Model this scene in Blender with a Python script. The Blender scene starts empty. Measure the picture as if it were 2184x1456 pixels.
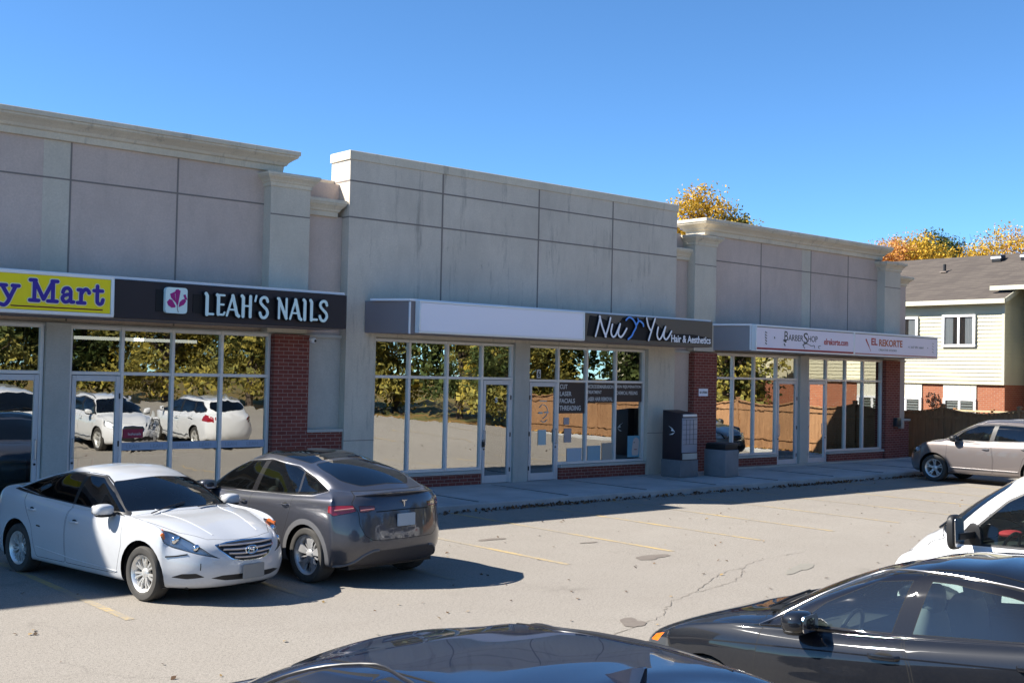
import bpy, bmesh, math, random
import numpy as np
from mathutils import Vector, Matrix
from mathutils.bvhtree import BVHTree
R = math.radians
scene = bpy.context.scene
COL = scene.collection
# ---------------------------------------------------------------- camera
F_PX, YAW, PITCH, ROLL, CAMH = 2464.2, 0.71110, 0.02784, 0.02154, 2.65
def camera_axes():
    f = Vector((math.sin(YAW)*math.cos(PITCH), math.cos(YAW)*math.cos(PITCH), math.sin(PITCH)))
    r = Vector((math.cos(YAW), -math.sin(YAW), 0)); u = r.cross(f)
    c, s = math.cos(ROLL), math.sin(ROLL)
    return r*c+u*s, u*c-r*s, f
_r, _u, _f = camera_axes()
cam_data = bpy.data.cameras.new('camera'); cam = bpy.data.objects.new('camera', cam_data); COL.objects.link(cam)
cam_data.sensor_width = 36; cam_data.lens = F_PX/2184*36
cam_data.clip_start = 0.05; cam_data.clip_end = 2000
cam.matrix_world = Matrix(((_r.x, _u.x, -_f.x, 0), (_r.y, _u.y, -_f.y, 0), (_r.z, _u.z, -_f.z, CAMH), (0, 0, 0, 1)))
scene.camera = cam
# ---------------------------------------------------------------- sky, sun, exposure
SUN = Vector((-0.93, 0.66, 1.0)).normalized()          # direction towards the sun
elev = math.asin(SUN.z); azim = math.atan2(SUN.x, SUN.y)
world = bpy.data.worlds.new('World'); scene.world = world; world.use_nodes = True
wn = world.node_tree.nodes; wl = world.node_tree.links
sky = wn.new('ShaderNodeTexSky'); sky.sky_type = 'NISHITA'; sky.sun_disc = False
sky.sun_elevation = elev; sky.sun_rotation = azim % (2*math.pi)
sky.altitude = 2500; sky.air_density = 0.85; sky.dust_density = 0.0; sky.ozone_density = 3.6
bg = wn['Background']; bg.inputs['Strength'].default_value = 0.088
tint = wn.new('ShaderNodeMix'); tint.data_type = 'RGBA'; tint.blend_type = 'MULTIPLY'; tint.inputs[0].default_value = 1
wl.new(sky.outputs['Color'], tint.inputs[6]); tint.inputs[7].default_value = (.66, .97, 1.12, 1); wl.new(tint.outputs[2], bg.inputs['Color'])
sd = bpy.data.lights.new('sun', 'SUN'); sd.energy = 5.0; sd.angle = R(0.5); sd.color = (1.0, 0.945, 0.86)
so = bpy.data.objects.new('sun', sd); COL.objects.link(so)
so.rotation_euler = SUN.to_track_quat('Z', 'Y').to_euler(); so.location = (-30, 40, 50)
scene.view_settings.view_transform = 'Standard'; scene.view_settings.look = 'None'
scene.view_settings.exposure = 1.27; scene.view_settings.gamma = 1.0
scene.render.engine = 'CYCLES'
scene.cycles.max_bounces = 8; scene.cycles.transparent_max_bounces = 12
scene.cycles.use_denoising = True
# ---------------------------------------------------------------- helpers
def tag(o, label=None, cat=None, group=None, kind=None):
    if label: o['label'] = label
    if cat: o['category'] = cat
    if group: o['group'] = group
    if kind: o['kind'] = kind
    return o
def empty(name, label=None, cat=None, loc=(0, 0, 0), rz=0, group=None, scale=1):
    o = bpy.data.objects.new(name, None); COL.objects.link(o)
    o.location = loc; o.rotation_euler = (0, 0, rz); o.scale = (scale,)*3
    o.empty_display_size = .2
    return tag(o, label, cat, group)
def link_mesh(name, me, mats, parent=None):
    o = bpy.data.objects.new(name, me); COL.objects.link(o)
    for m in (mats if isinstance(mats, (list, tuple)) else [mats]): me.materials.append(m)
    o.parent = parent
    return o
class MB:
    def __init__(s): s.v = []; s.f = []; s.m = []; s.cur = 0
    def add(s, v, f):
        n = len(s.v); s.v += [tuple(p) for p in v]; s.f += [tuple(i+n for i in q) for q in f]; s.m += [s.cur]*len(f); return s
    def box(s, x0, x1, y0, y1, z0, z1):
        return s.add([(x0,y0,z0),(x1,y0,z0),(x1,y1,z0),(x0,y1,z0),(x0,y0,z1),(x1,y0,z1),(x1,y1,z1),(x0,y1,z1)],
                     [(0,3,2,1),(4,5,6,7),(0,1,5,4),(1,2,6,5),(2,3,7,6),(3,0,4,7)])
    def prism(s, poly, a, b, ax='y'):
        n = len(poly)
        def P(q, t):
            return {'y': (q[0], t, q[1]), 'x': (t, q[0], q[1]), 'z': (q[0], q[1], t)}[ax]
        return s.add([P(q, a) for q in poly]+[P(q, b) for q in poly],
                     [tuple(range(n))[::-1], tuple(range(n, 2*n))]+[(i, (i+1) % n, n+(i+1) % n, n+i) for i in range(n)])
    def tube(s, pts, r, n=8, cap=True, up=None):
        pts = [Vector(p) for p in pts]; k = len(pts)
        rr = r if isinstance(r, (list, tuple)) else [r]*k
        vs = []; T0 = None
        for i, p in enumerate(pts):
            t = (pts[min(i+1, k-1)]-pts[max(i-1, 0)]).normalized()
            if T0 is None:
                a = Vector((0, 0, 1)) if abs(t.z) < .9 else Vector((1, 0, 0)); N = (a-t*a.dot(t)).normalized()
            else:
                N = (N-t*N.dot(t)).normalized()
            T0 = t; B = t.cross(N)
            q = rr[i] if isinstance(rr[i], (list, tuple)) else (rr[i], rr[i])
            vs += [p+N*math.cos(2*math.pi*j/n)*q[0]+B*math.sin(2*math.pi*j/n)*q[1] for j in range(n)]
        fs = [(i*n+j, i*n+(j+1) % n, (i+1)*n+(j+1) % n, (i+1)*n+j) for i in range(k-1) for j in range(n)]
        if cap: fs += [tuple(range(n))[::-1], tuple(range((k-1)*n, k*n))]
        return s.add(vs, fs)
    def lathe(s, prof, n=32, ax='y', c=(0, 0, 0), close=True):
        vs = []; m = len(prof)
        for i in range(n):
            a = 2*math.pi*i/n; ca, sa = math.cos(a), math.sin(a)
            for (r, h) in prof:
                vs.append({'y': (c[0]+r*ca, c[1]+h, c[2]+r*sa), 'z': (c[0]+r*ca, c[1]+r*sa, c[2]+h), 'x': (c[0]+h, c[1]+r*ca, c[2]+r*sa)}[ax])
        fs = [(i*m+j, ((i+1) % n)*m+j, ((i+1) % n)*m+j+1, i*m+j+1) for i in range(n) for j in range(m-1)]
        return s.add(vs, fs)
    def blob(s, c, r, n=12, k=8, pw=1.0):
        prof = []
        vs = []
        for i in range(k+1):
            th = -math.pi/2+math.pi*i/k
            for j in range(n):
                a = 2*math.pi*j/n
                f = lambda t: math.copysign(abs(t)**pw, t)
                vs.append((c[0]+r[0]*f(math.cos(th))*f(math.cos(a)), c[1]+r[1]*f(math.cos(th))*f(math.sin(a)), c[2]+r[2]*f(math.sin(th))))
        fs = [(i*n+j, i*n+(j+1) % n, (i+1)*n+(j+1) % n, (i+1)*n+j) for i in range(k) for j in range(n)]
        return s.add(vs, fs)
    def ring(s, x0, x1, y0, y1, prof):            # rectangular moulding: prof = (z, overhang)
        vs = []
        for z, o in prof: vs += [(x0-o, y0-o, z), (x1+o, y0-o, z), (x1+o, y1+o, z), (x0-o, y1+o, z)]
        n = len(prof)
        fs = [(4*i+j, 4*i+(j+1) % 4, 4*i+4+(j+1) % 4, 4*i+4+j) for i in range(n-1) for j in range(4)]
        fs += [(0, 3, 2, 1), (4*n-4, 4*n-3, 4*n-2, 4*n-1)]
        return s.add(vs, fs)
    def build(s, name, mats, parent=None, smooth=False, bevel=0, seg=2, subsurf=0, label=None):
        me = bpy.data.meshes.new(name); me.from_pydata(s.v, [], s.f); me.update()
        bm = bmesh.new(); bm.from_mesh(me)
        if any(s.m):
            bm.faces.ensure_lookup_table()
            for f, m in zip(bm.faces, s.m): f.material_index = m
        bmesh.ops.remove_doubles(bm, verts=bm.verts, dist=1e-5)
        bmesh.ops.recalc_face_normals(bm, faces=bm.faces)
        if bevel:
            bmesh.ops.bevel(bm, geom=[e for e in bm.edges if len(e.link_faces) == 2 and e.calc_face_angle(0) > .5], offset=bevel, segments=seg, affect='EDGES', profile=.5, clamp_overlap=True)
        bm.to_mesh(me); bm.free()
        o = link_mesh(name, me, mats, parent)
        if smooth or bevel:
            for p in me.polygons: p.use_smooth = True
            me.set_sharp_from_angle(angle=R(38))
        if label: o['label'] = label
        return o
def text_mesh(s, parent, name, mat, x0, x1, z0, z1, y, depth=.01, bold=0.0, shear=0.0, spacing=1.0, label=None):
    cu = bpy.data.curves.new('t', 'FONT'); cu.body = s; cu.size = 1; cu.extrude = .01; cu.offset = bold; cu.shear = shear; cu.space_character = spacing; cu.resolution_u = 3
    to = bpy.data.objects.new('t', cu); COL.objects.link(to)
    dg = bpy.context.evaluated_depsgraph_get()
    me = bpy.data.meshes.new_from_object(to.evaluated_get(dg))
    bpy.data.objects.remove(to); bpy.data.curves.remove(cu)
    co = np.array([v.co[:] for v in me.vertices]); mn = co.min(0); mx = co.max(0)
    for v in me.vertices:
        a, b, c = v.co
        v.co = (x0+(a-mn[0])/(mx[0]-mn[0])*(x1-x0), y-(c-mn[2])/(mx[2]-mn[2])*depth, z0+(b-mn[1])/(mx[1]-mn[1])*(z1-z0))
    me.update()
    o = link_mesh(name, me, mat, parent)
    if label: o['label'] = label
    return o
def stroke(mb, pts, w, y0, y1, cl=False, r2=None):
    """thick polyline in the x-z plane extruded from y0 to y1, round joints"""
    mb.sc = getattr(mb, 'sc', 0)
    for i in range(len(pts)-1):
        a = Vector(pts[i]); b = Vector(pts[i+1]); d = (b-a)
        if d.length < 1e-6: continue
        n = Vector((-d.y, d.x)).normalized()
        wa = w[i] if isinstance(w, (list, tuple)) else w; wb = w[i+1] if isinstance(w, (list, tuple)) else w
        mb.sc += 1; e = -mb.sc*9e-5
        mb.prism([a+n*wa/2, a-n*wa/2, b-n*wb/2, b+n*wb/2], y0+e, y1+e, 'y')
    for i, p in enumerate(pts):
        wi = w[i] if isinstance(w, (list, tuple)) else w
        mb.sc += 1; e = -mb.sc*9e-5
        mb.prism([(p[0]+wi/2*math.cos(a*math.pi/5), p[1]+wi/2*math.sin(a*math.pi/5)) for a in range(10)], y0+e, y1+e, 'y')
def bez(p, n=8):
    """Catmull-Rom through points"""
    p = [Vector(q) for q in p]; out = []
    for i in range(len(p)-1):
        a = p[max(i-1, 0)]; b = p[i]; c = p[i+1]; d = p[min(i+2, len(p)-1)]
        for k in range(n):
            t = k/n
            out.append(.5*((2*b)+(c-a)*t+(2*a-5*b+4*c-d)*t*t+(3*b-a-3*c+d)*t**3))
    out.append(p[-1]); return out
# ---------------------------------------------------------------- materials
def mat(name, col=(.5, .5, .5), rough=.5, metal=0, coat=0, spec=.5, emit=None, alpha=1, trans=0, coat_rough=.03, ior=1.45):
    m = bpy.data.materials.new(name); m.use_nodes = True
    b = m.node_tree.nodes['Principled BSDF']
    b.inputs['Base Color'].default_value = (*col, 1); b.inputs['Roughness'].default_value = rough
    b.inputs['Metallic'].default_value = metal; b.inputs['Coat Weight'].default_value = coat
    b.inputs['Coat Roughness'].default_value = coat_rough; b.inputs['Specular IOR Level'].default_value = spec
    b.inputs['Transmission Weight'].default_value = trans; b.inputs['IOR'].default_value = ior
    if emit: b.inputs['Emission Color'].default_value = (*emit[0], 1); b.inputs['Emission Strength'].default_value = emit[1]
    return m
class NT:
    """tiny node helper"""
    def __init__(s, m): s.m = m; s.nt = m.node_tree; s.n = s.nt.nodes; s.l = s.nt.links; s.b = s.n.get('Principled BSDF'); s._p = None
    def new(s, t, **k):
        x = s.n.new(t)
        for a, v in k.items(): setattr(x, a, v)
        return x
    def pos(s):
        if not s._p: s._p = s.new('ShaderNodeNewGeometry').outputs['Position']
        return s._p
    def obj(s): return s.new('ShaderNodeTexCoord').outputs['Object']
    def mapping(s, vec, scale=(1, 1, 1), rot=(0, 0, 0), loc=(0, 0, 0)):
        x = s.new('ShaderNodeMapping'); s.l.new(vec, x.inputs[0]); x.inputs['Scale'].default_value = scale; x.inputs['Rotation'].default_value = rot; x.inputs['Location'].default_value = loc; return x.outputs[0]
    def noise(s, vec, scale, detail=4, rough=.6, dist=0):
        x = s.new('ShaderNodeTexNoise'); s.l.new(vec, x.inputs['Vector']); x.inputs['Scale'].default_value = scale; x.inputs['Detail'].default_value = detail; x.inputs['Roughness'].default_value = rough; x.inputs['Distortion'].default_value = dist; return x.outputs['Fac']
    def ramp(s, fac, stops):
        x = s.new('ShaderNodeValToRGB'); s.l.new(fac, x.inputs[0]); e = x.color_ramp.elements
        while len(e) < len(stops): e.new(.5)
        for i, (p, c) in enumerate(stops):
            e[i].position = p; e[i].color = (*c, 1) if len(c) == 3 else c
        return x.outputs[0]
    def mix(s, fac, a, b, mode='MIX'):
        x = s.new('ShaderNodeMix', data_type='RGBA', blend_type=mode)
        for sock, val in ((x.inputs[0], fac), (x.inputs[6], a), (x.inputs[7], b)):
            if hasattr(val, 'links'): s.l.new(val, sock)
            elif isinstance(val, (int, float)): sock.default_value = val
            else: sock.default_value = (*val, 1)
        return x.outputs[2]
    def math(s, op, a, b=None, c=None):
        x = s.new('ShaderNodeMath', operation=op)
        for i, v in enumerate((a, b, c)):
            if v is None: continue
            if hasattr(v, 'links'): s.l.new(v, x.inputs[i])
            else: x.inputs[i].default_value = v
        return x.outputs[0]
    def bump(s, h, strength=.3, dist=.01):
        x = s.new('ShaderNodeBump'); s.l.new(h, x.inputs['Height']); x.inputs['Strength'].default_value = strength; x.inputs['Distance'].default_value = dist
        s.l.new(x.outputs[0], s.b.inputs['Normal']); return x
    def color(s, c): s.l.new(c, s.b.inputs['Base Color'])
    def rough(s, c): s.l.new(c, s.b.inputs['Roughness'])
def m_stucco(name, c, stain=0.0):
    m = mat(name, c, .9, spec=.2); t = NT(m); p = t.pos()
    big = t.noise(p, .7, 5, .65)
    c1 = t.mix(t.ramp(big, [(.3, (0, 0, 0)), (.75, (1, 1, 1))]), tuple(x*.86 for x in c), tuple(min(1, x*1.10) for x in c))
    fine = t.noise(p, 28, 4, .8)
    c1 = t.mix(t.math('MULTIPLY', t.ramp(fine, [(.35, (0, 0, 0)), (.7, (1, 1, 1))]), .55), c1, tuple(x*.72 for x in c))
    md = t.noise(t.mapping(p, (1.6, 1.6, .5)), 2.2, 6, .7)
    c1 = t.mix(t.math('MULTIPLY', t.ramp(md, [(.48, (0, 0, 0)), (.72, (1, 1, 1))]), .30), c1, tuple(x*.62 for x in c))
    if stain:
        st = t.noise(t.mapping(p, (2.6, 2.6, .35)), 1.3, 6, .72)
        msk = t.ramp(st, [(.56, (0, 0, 0)), (.74, (1, 1, 1))])
        fl = t.noise(t.mapping(p, (9, 9, 1.2)), 1.0, 5, .8)
        msk2 = t.ramp(fl, [(.66, (0, 0, 0)), (.73, (1, 1, 1))])
        c1 = t.mix(t.math('MULTIPLY', msk, stain), c1, (.10, .10, .10))
        c1 = t.mix(t.math('MULTIPLY', msk2, stain*.9), c1, (.06, .06, .06))
    t.color(c1); t.bump(fine, .25, .004); return m
def m_brick(name, c1, c2, mortar, s=(1, 1, 1), axis='xz', bw=.215, bh=.075):
    m = mat(name, c1, .85, spec=.25); t = NT(m); p = t.pos()
    sx = t.new('ShaderNodeSeparateXYZ'); t.l.new(p, sx.inputs[0])
    cx = t.new('ShaderNodeCombineXYZ'); t.l.new(t.math('ADD', sx.outputs[0], sx.outputs[1]), cx.inputs[0]); t.l.new(sx.outputs[2], cx.inputs[1])
    b = t.new('ShaderNodeTexBrick'); t.l.new(cx.outputs[0], b.inputs['Vector'])
    b.inputs['Scale'].default_value = 1; b.inputs['Brick Width'].default_value = bw; b.inputs['Row Height'].default_value = bh
    b.inputs['Mortar Size'].default_value = .006; b.inputs['Mortar Smooth'].default_value = .3; b.inputs['Bias'].default_value = -.1
    b.inputs['Color1'].default_value = (*c1, 1); b.inputs['Color2'].default_value = (*c2, 1); b.inputs['Mortar'].default_value = (*mortar, 1)
    n = t.noise(p, 9, 4, .7)
    t.color(t.mix(t.math('MULTIPLY', n, .5), b.outputs['Color'], tuple(x*.5 for x in c1)))
    t.bump(t.math('SUBTRACT', 1.0, b.outputs['Fac']), .5, .01); return m
def m_alum(name='aluminium', c=(.78, .75, .73)):
    m = mat(name, c, .45, metal=.25, spec=.5); t = NT(m); n = t.noise(t.pos(), 3, 3)
    t.color(t.mix(n, tuple(x*.85 for x in c), c)); return m
def m_pane(name, tint=(.42, .46, .43), refl=.45, wav=.55, seed=0):
    """glazing: tinted see-through mixed with a slightly wavy mirror"""
    m = bpy.data.materials.new(name); m.use_nodes = True; t = NT(m)
    t.n.remove(t.b)
    tr = t.new('ShaderNodeBsdfTransparent'); tr.inputs[0].default_value = (*tint, 1)
    gl = t.new('ShaderNodeBsdfGlossy'); gl.inputs['Roughness'].default_value = .0; gl.inputs[0].default_value = (.92, .92, .88, 1)
    mx = t.new('ShaderNodeMixShader')
    fr = t.new('ShaderNodeLayerWeight'); fr.inputs[0].default_value = .25
    f = t.math('ADD', t.math('MULTIPLY', fr.outputs['Fresnel'], .55), refl)
    f = t.math('MINIMUM', f, .95)
    t.l.new(f, mx.inputs[0]); t.l.new(tr.outputs[0], mx.inputs[1]); t.l.new(gl.outputs[0], mx.inputs[2])
    if wav:
        n = t.noise(t.mapping(t.pos(), (1, 1, .8), loc=(seed, 0, 0)), 1.5, 2.0, .5, 1.2)
        bp = t.new('ShaderNodeBump'); bp.inputs['Strength'].default_value = wav; bp.inputs['Distance'].default_value = .006
        t.l.new(n, bp.inputs['Height']); t.l.new(bp.outputs[0], gl.inputs['Normal'])
    t.l.new(mx.outputs[0], t.n['Material Output'].inputs[0]); return m
def m_carglass(name, tint, refl=.06, haze=.006, ior=1.5):
    m = bpy.data.materials.new(name); m.use_nodes = True; t = NT(m); t.n.remove(t.b)
    tr = t.new('ShaderNodeBsdfTransparent'); tr.inputs[0].default_value = (*tint, 1)
    gl = t.new('ShaderNodeBsdfGlossy'); gl.inputs['Roughness'].default_value = .02; gl.inputs[0].default_value = (1, 1, 1, 1)
    fr = t.new('ShaderNodeFresnel'); fr.inputs[0].default_value = ior
    f = t.math('ADD', fr.outputs[0], refl); f = t.math('MINIMUM', f, 1.0)
    df = t.new('ShaderNodeBsdfDiffuse'); df.inputs[0].default_value = (.35, .38, .4, 1)
    m0 = t.new('ShaderNodeMixShader'); m0.inputs[0].default_value = haze
    t.l.new(tr.outputs[0], m0.inputs[1]); t.l.new(df.outputs[0], m0.inputs[2])
    mx = t.new('ShaderNodeMixShader'); t.l.new(f, mx.inputs[0]); t.l.new(m0.outputs[0], mx.inputs[1]); t.l.new(gl.outputs[0], mx.inputs[2])
    t.l.new(mx.outputs[0], t.n['Material Output'].inputs[0]); return m
def m_paint(name, c, metal=.0, rough=.35, coat=1.0, dirt=.0, spec=.5):
    m = mat(name, c, rough, metal=metal, coat=coat, coat_rough=.03, spec=spec); t = NT(m)
    p = t.obj()
    n = t.noise(p, 2.2, 5, .65); n2 = t.noise(p, 45, 3, .7)
    c1 = t.mix(t.math('MULTIPLY', n, .25), c, tuple(x*.82 for x in c))
    if dirt:
        sx = t.new('ShaderNodeSeparateXYZ'); t.l.new(p, sx.inputs[0])
        low = t.new('ShaderNodeMapRange'); t.l.new(sx.outputs[2], low.inputs[0]); low.inputs[1].default_value = .95; low.inputs[2].default_value = .2
        dn = t.math('MULTIPLY', t.math('MULTIPLY_ADD', low.outputs[0], .9, .12), t.ramp(t.math('MULTIPLY_ADD', n2, .5, t.math('MULTIPLY', n, .5)), [(.38, (0, 0, 0)), (.72, (1, 1, 1))]))
        dn = t.math('MULTIPLY', dn, dirt)
        c1 = t.mix(dn, c1, (.30, .27, .23))
        t.l.new(t.math('MULTIPLY_ADD', dn, .4, .025), t.b.inputs['Coat Roughness'])
    t.color(c1)
    return m
M = {}
M['pink'] = m_stucco('mauve_stucco', (.60, .485, .415))
M['beige'] = m_stucco('beige_stucco', (.63, .565, .46))
M['block'] = m_stucco('stained_beige_stucco', (.64, .57, .475), stain=.6)
M['cornice'] = m_stucco('cornice_stucco', (.68, .605, .475), stain=.6)
M['joint'] = mat('joint', (.22, .19, .17), .9)
M['brick'] = m_brick('red_brick', (.26, .070, .052), (.185, .048, .038), (.42, .30, .25))
M['brick_house'] = m_brick('orange_brick', (.36, .13, .065), (.31, .10, .05), (.42, .34, .27))
M['alum'] = m_alum()
M['sillstone'] = m_stucco('sill_stucco', (.52, .49, .44))
M['canopy'] = mat('canopy_panel', (.23, .20, .205), .6)
M['canopy2'] = mat('canopy_panel_grey', (.27, .265, .28), .6)
M['flash'] = mat('white_flashing', (.80, .81, .84), .4)
M['black_sign'] = mat('dark_sign_panel', (.022, .016, .020), .55)
M['brown_sign'] = mat('brown_sign_panel', (.125, .105, .082), .6)
M['raceway'] = mat('black_letter_back', (.004, .004, .006), .6)
M['letter'] = mat('pale_letters', (.70, .86, .84), .5)
M['letter_white'] = mat('white_letters', (.88, .88, .92), .5)
M['letter_blue'] = mat('blue_letters', (.12, .34, .85), .5)
M['yellow'] = mat('yellow_sign_face', (.90, .74, .004), .45)
M['navy'] = mat('navy_letters', (.04, .02, .30), .5)
M['cream'] = mat('cream_outline', (.88, .85, .55), .5)
M['maroon'] = mat('maroon_line', (.15, .008, .006), .5)
M['white_frame'] = mat('white_sign_frame', (.84, .84, .82), .45)
M['white_sign'] = mat('white_sign_face', (.84, .84, .93), .5)
M['white_sign2'] = mat('pale_sign_face', (.80, .75, .84), .5)
M['grey_patch'] = mat('grey_cover', (.78, .78, .77), .6)
M['red_line'] = mat('red_line', (.30, .012, .018), .5)
M['red_text'] = mat('red_text', (.42, .03, .035), .5)
M['orange_text'] = mat('orange_text', (.46, .12, .06), .5)
M['green_dark'] = mat('dark_green_text', (.035, .045, .04), .5)
M['grey_text'] = mat('grey_text', (.25, .25, .25), .5)
M['magenta'] = mat('magenta_petal', (.36, .010, .19), .5)
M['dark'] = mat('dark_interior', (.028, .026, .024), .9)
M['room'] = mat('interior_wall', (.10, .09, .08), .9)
M['room_white'] = mat('interior_white', (.5, .5, .48), .8)
M['black'] = mat('black_plastic', (.012, .012, .013), .5)
M['gloss_black'] = mat('gloss_black_trim', (.004, .004, .006), .6, coat=1, spec=.1)
M['gap'] = mat('panel_gap', (.003, .003, .003), .8)
M['chrome'] = mat('chrome', (.75, .75, .76), .12, metal=1)
M['satin'] = mat('satin_trim', (.42, .41, .41), .3, metal=.9)
M['tyre'] = mat('tyre_rubber', (.022, .021, .020), .8)
_t = NT(M['tyre']); _t.color(_t.mix(_t.noise(_t.obj(), 7, 4, .7), (.018, .017, .016), (.075, .070, .062)))
M['alloy'] = mat('alloy', (.50, .50, .50), .35, metal=.55)
M['alloy_light'] = mat('light_alloy', (.66, .65, .62), .35, metal=.6)
M['alloy_dark'] = mat('dark_alloy', (.10, .10, .11), .35, metal=.6)
M['disc'] = mat('brake_disc', (.06, .045, .04), .6, metal=.3)
M['seat'] = mat('seat_fabric', (.030, .030, .032), .8)
M['seat_grey'] = mat('grey_seat_fabric', (.13, .14, .14), .8)
M['lens_red'] = mat('red_lens', (.24, .008, .012), .12, coat=1)
M['lens_amber'] = mat('amber_lens', (.75, .16, .01), .2, coat=1)
M['lens_clear'] = m_carglass('clear_lens', (.96, .97, .98), .0, .05, 1.3)
M['lamp_house'] = mat('lamp_housing', (.72, .73, .74), .35, metal=.1)
M['lamp_dark'] = mat('dark_lamp_housing', (.06, .065, .07), .3, metal=.3)
M['plate'] = mat('plain_grey_plate', (.23, .23, .22), .6)
M['plate2'] = mat('plain_pale_plate', (.30, .36, .42), .6)
# ================================================================ vehicles
def mirror_pt(p): return np.array([p[0], -p[1], p[2]])
def bspline_eval(C, sj, sk):
    """C: J x K x 3 half cage (columns front centre -> rear centre, rings sill -> roof centre)"""
    my = np.array([1, -1, 1.])
    J, K, _ = C.shape
    E = np.zeros((J+2, K+2, 3)); E[1:-1, 1:-1] = C
    E[0, 1:-1] = C[1]*my; E[-1, 1:-1] = C[-2]*my
    E[:, 0] = 2*E[:, 1]-E[:, 2]; E[:, -1] = E[:, -3]*my
    def basis(t):
        i = np.minimum(np.floor(t).astype(int), 10**6); u = t-i
        return i, np.stack([(1-u)**3, 3*u**3-6*u**2+4, -3*u**3+3*u**2+3*u+1, u**3], -1)/6
    ij, bj = basis(sj); ik, bk = basis(sk)
    ij = np.minimum(ij, J-1); ik = np.minimum(ik, K-1)
    for arr, b, L, s in ((ij, bj, J, sj), (ik, bk, K, sk)):
        e = s >= L-1-1e-9
        arr[e] = L-2; b[e] = np.array([0, 1, 4, 1])/6
    P = np.zeros((len(sj), len(sk), 3))
    for a in range(4):
        for b in range(4):
            P += (bj[:, a][:, None]*bk[:, b][None, :])[..., None]*E[np.minimum(ij+a, J+1)][:, np.minimum(ik+b, K+1)]
    return P
def make_cage(P):
    sx = [min(P['xfw']+.46, P['xf']-P['cf']-.10), P['xfw'], P['xfw']-.46]+list(np.linspace(P['xfw']-.46, P['xrw']+.46, 5)[1:4])+[P['xrw']+.46, P['xrw'], P['xrw']-.46]
    def ring(xf, cf, xr, cr, w, z, fy=(.40, .78), ry=(.40, .78), sxx=None, fb=(.07, .40), rb=(.07, .40)):
        """w: [(col,w)] z: [(col,z)]"""
        W = lambda c: np.interp(c, [a for a, _ in w], [b for _, b in w]); Z = lambda c: np.interp(c, [a for a, _ in z], [b for _, b in z])
        xs = sxx if sxx is not None else sx
        r = [(xf, 0, Z(0)), (xf-fb[0]*cf, fy[0]*W(3), Z(1)), (xf-fb[1]*cf, fy[1]*W(3), Z(2)), (xf-cf, W(3), Z(3))]
        r += [(xs[i], W(4+i), Z(4+i)) for i in range(9)]
        r += [(xr+cr, W(13), Z(13)), (xr+rb[1]*cr, ry[1]*W(13), Z(14)), (xr+rb[0]*cr, ry[0]*W(13), Z(15)), (xr, 0, Z(16))]
        return np.array(r)
    wh = P['wh']; zb = P['zb']; xf = P['xf']; xr = P['xr']; cf = P['cf']; cr = P['cr']
    wf = P.get('wf', .93); wrr = P.get('wrr', .93)
    Wd = lambda d: [(3, wh*wf-d), (4, wh*(wf*.35+.65)-d), (5, wh-d), (8, wh-d*1.0), (11, wh-d), (12, wh*(wrr*.35+.65)-d), (13, wh*wrr-d)]
    zbr = P.get('zbr', zb+.06)
    zr0 = [(0, zb+.02), (3, zb), (4, zb), (12, zbr-.02), (16, zbr)]
    nz = P['nz']; rzz = P['rz']
    rings = []
    rings.append(ring(xf-.30, cf*.9, xr+.28, cr*.9, Wd(.16), zr0))
    rings.append(ring(xf-.09, cf, xr+.10, cr, Wd(.045), zr0))
    rings.append(ring(xf-.02, cf, xr+.03, cr, Wd(.015), [(0, zb+.12), (3, zb+.12), (8, zb+.13), (13, zbr+.14), (16, zbr+.14)]))
    rings.append(ring(xf, cf, xr, cr, Wd(0), [(0, nz), (3, nz+.02), (8, .55), (13, rzz), (16, rzz)]))
    sh = P['sh']      # shoulder line z at cols (0,3,5,8,11,13,16)
    cs = (0, 3, 5, 8, 11, 13, 16)
    rings.append(ring(xf-P.get('f4', .05), cf, xr+P.get('r4', .04), cr, Wd(.012), list(zip(cs, sh))))
    wb = P['wb']; bA, bC = P['bA'], P['bC']
    up = P['up']      # hood edge / fender top / deck edge z
    WB5 = [(3, wh*wf-.05), (5, wh-.055), (7, wb+.02), (10, wb+.03), (11, wh-.06), (13, wh*wrr-.05)]
    rings.append(ring(xf-P['f5'], cf*.95, xr+P['r5'], cr, WB5, list(zip(cs, up))))
    gx = np.linspace(P['xA'], P['xC'], 11)
    r8 = ring(P['xcw'], P['xcw']-P['xA'], P['xgb'], P['xC']-P['xgb'], [(3, P.get('wA', wb-.02)), (5, wb), (10, wb), (13, P.get('wC', wb-.06))],
              [(0, P['zcw']), (2, P['zcw']-.01), (3, bA), (5, P.get('bA2', bA+.01)), (12, bC-.005), (13, P.get('bC2', bC)), (14, P['zgb']), (16, P['zgb'])], sxx=gx[1:10], fb=(.10, .48), rb=(.10, .48))
    r5 = rings[-1]
    hb = P.get('hb', .03); db = P.get('db', .02)
    for t, bl in ((.34, .9), (.68, 1.)):
        q = r5*(1-t)+r8*t
        q[:4, 2] += hb*bl; q[4:7, 2] += P.get('fb', .02)*bl
        q[13:, 2] += db*bl; q[11:13, 2] += P.get('rbz', .02)*bl
        rings.append(q)
    rings.append(r8)
    rx = [a for a, _ in P['roof']][::-1]; rzv = [b for _, b in P['roof']][::-1]
    RZ = lambda x: np.interp(x, rx, rzv)
    xf_, xr_ = P['xwt'], P['xgt']
    tx = np.linspace(xf_-P.get('wt', .14), xr_+P.get('gt', .10), 11)
    wr = P['wr']
    tz = [(0, RZ(xf_))]+[(3+i, RZ(tx[i])-np.interp(i, (0, 2, 8, 10), (P.get('ed', .075),)*4)) for i in range(11)]+[(16, RZ(xr_))]
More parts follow.
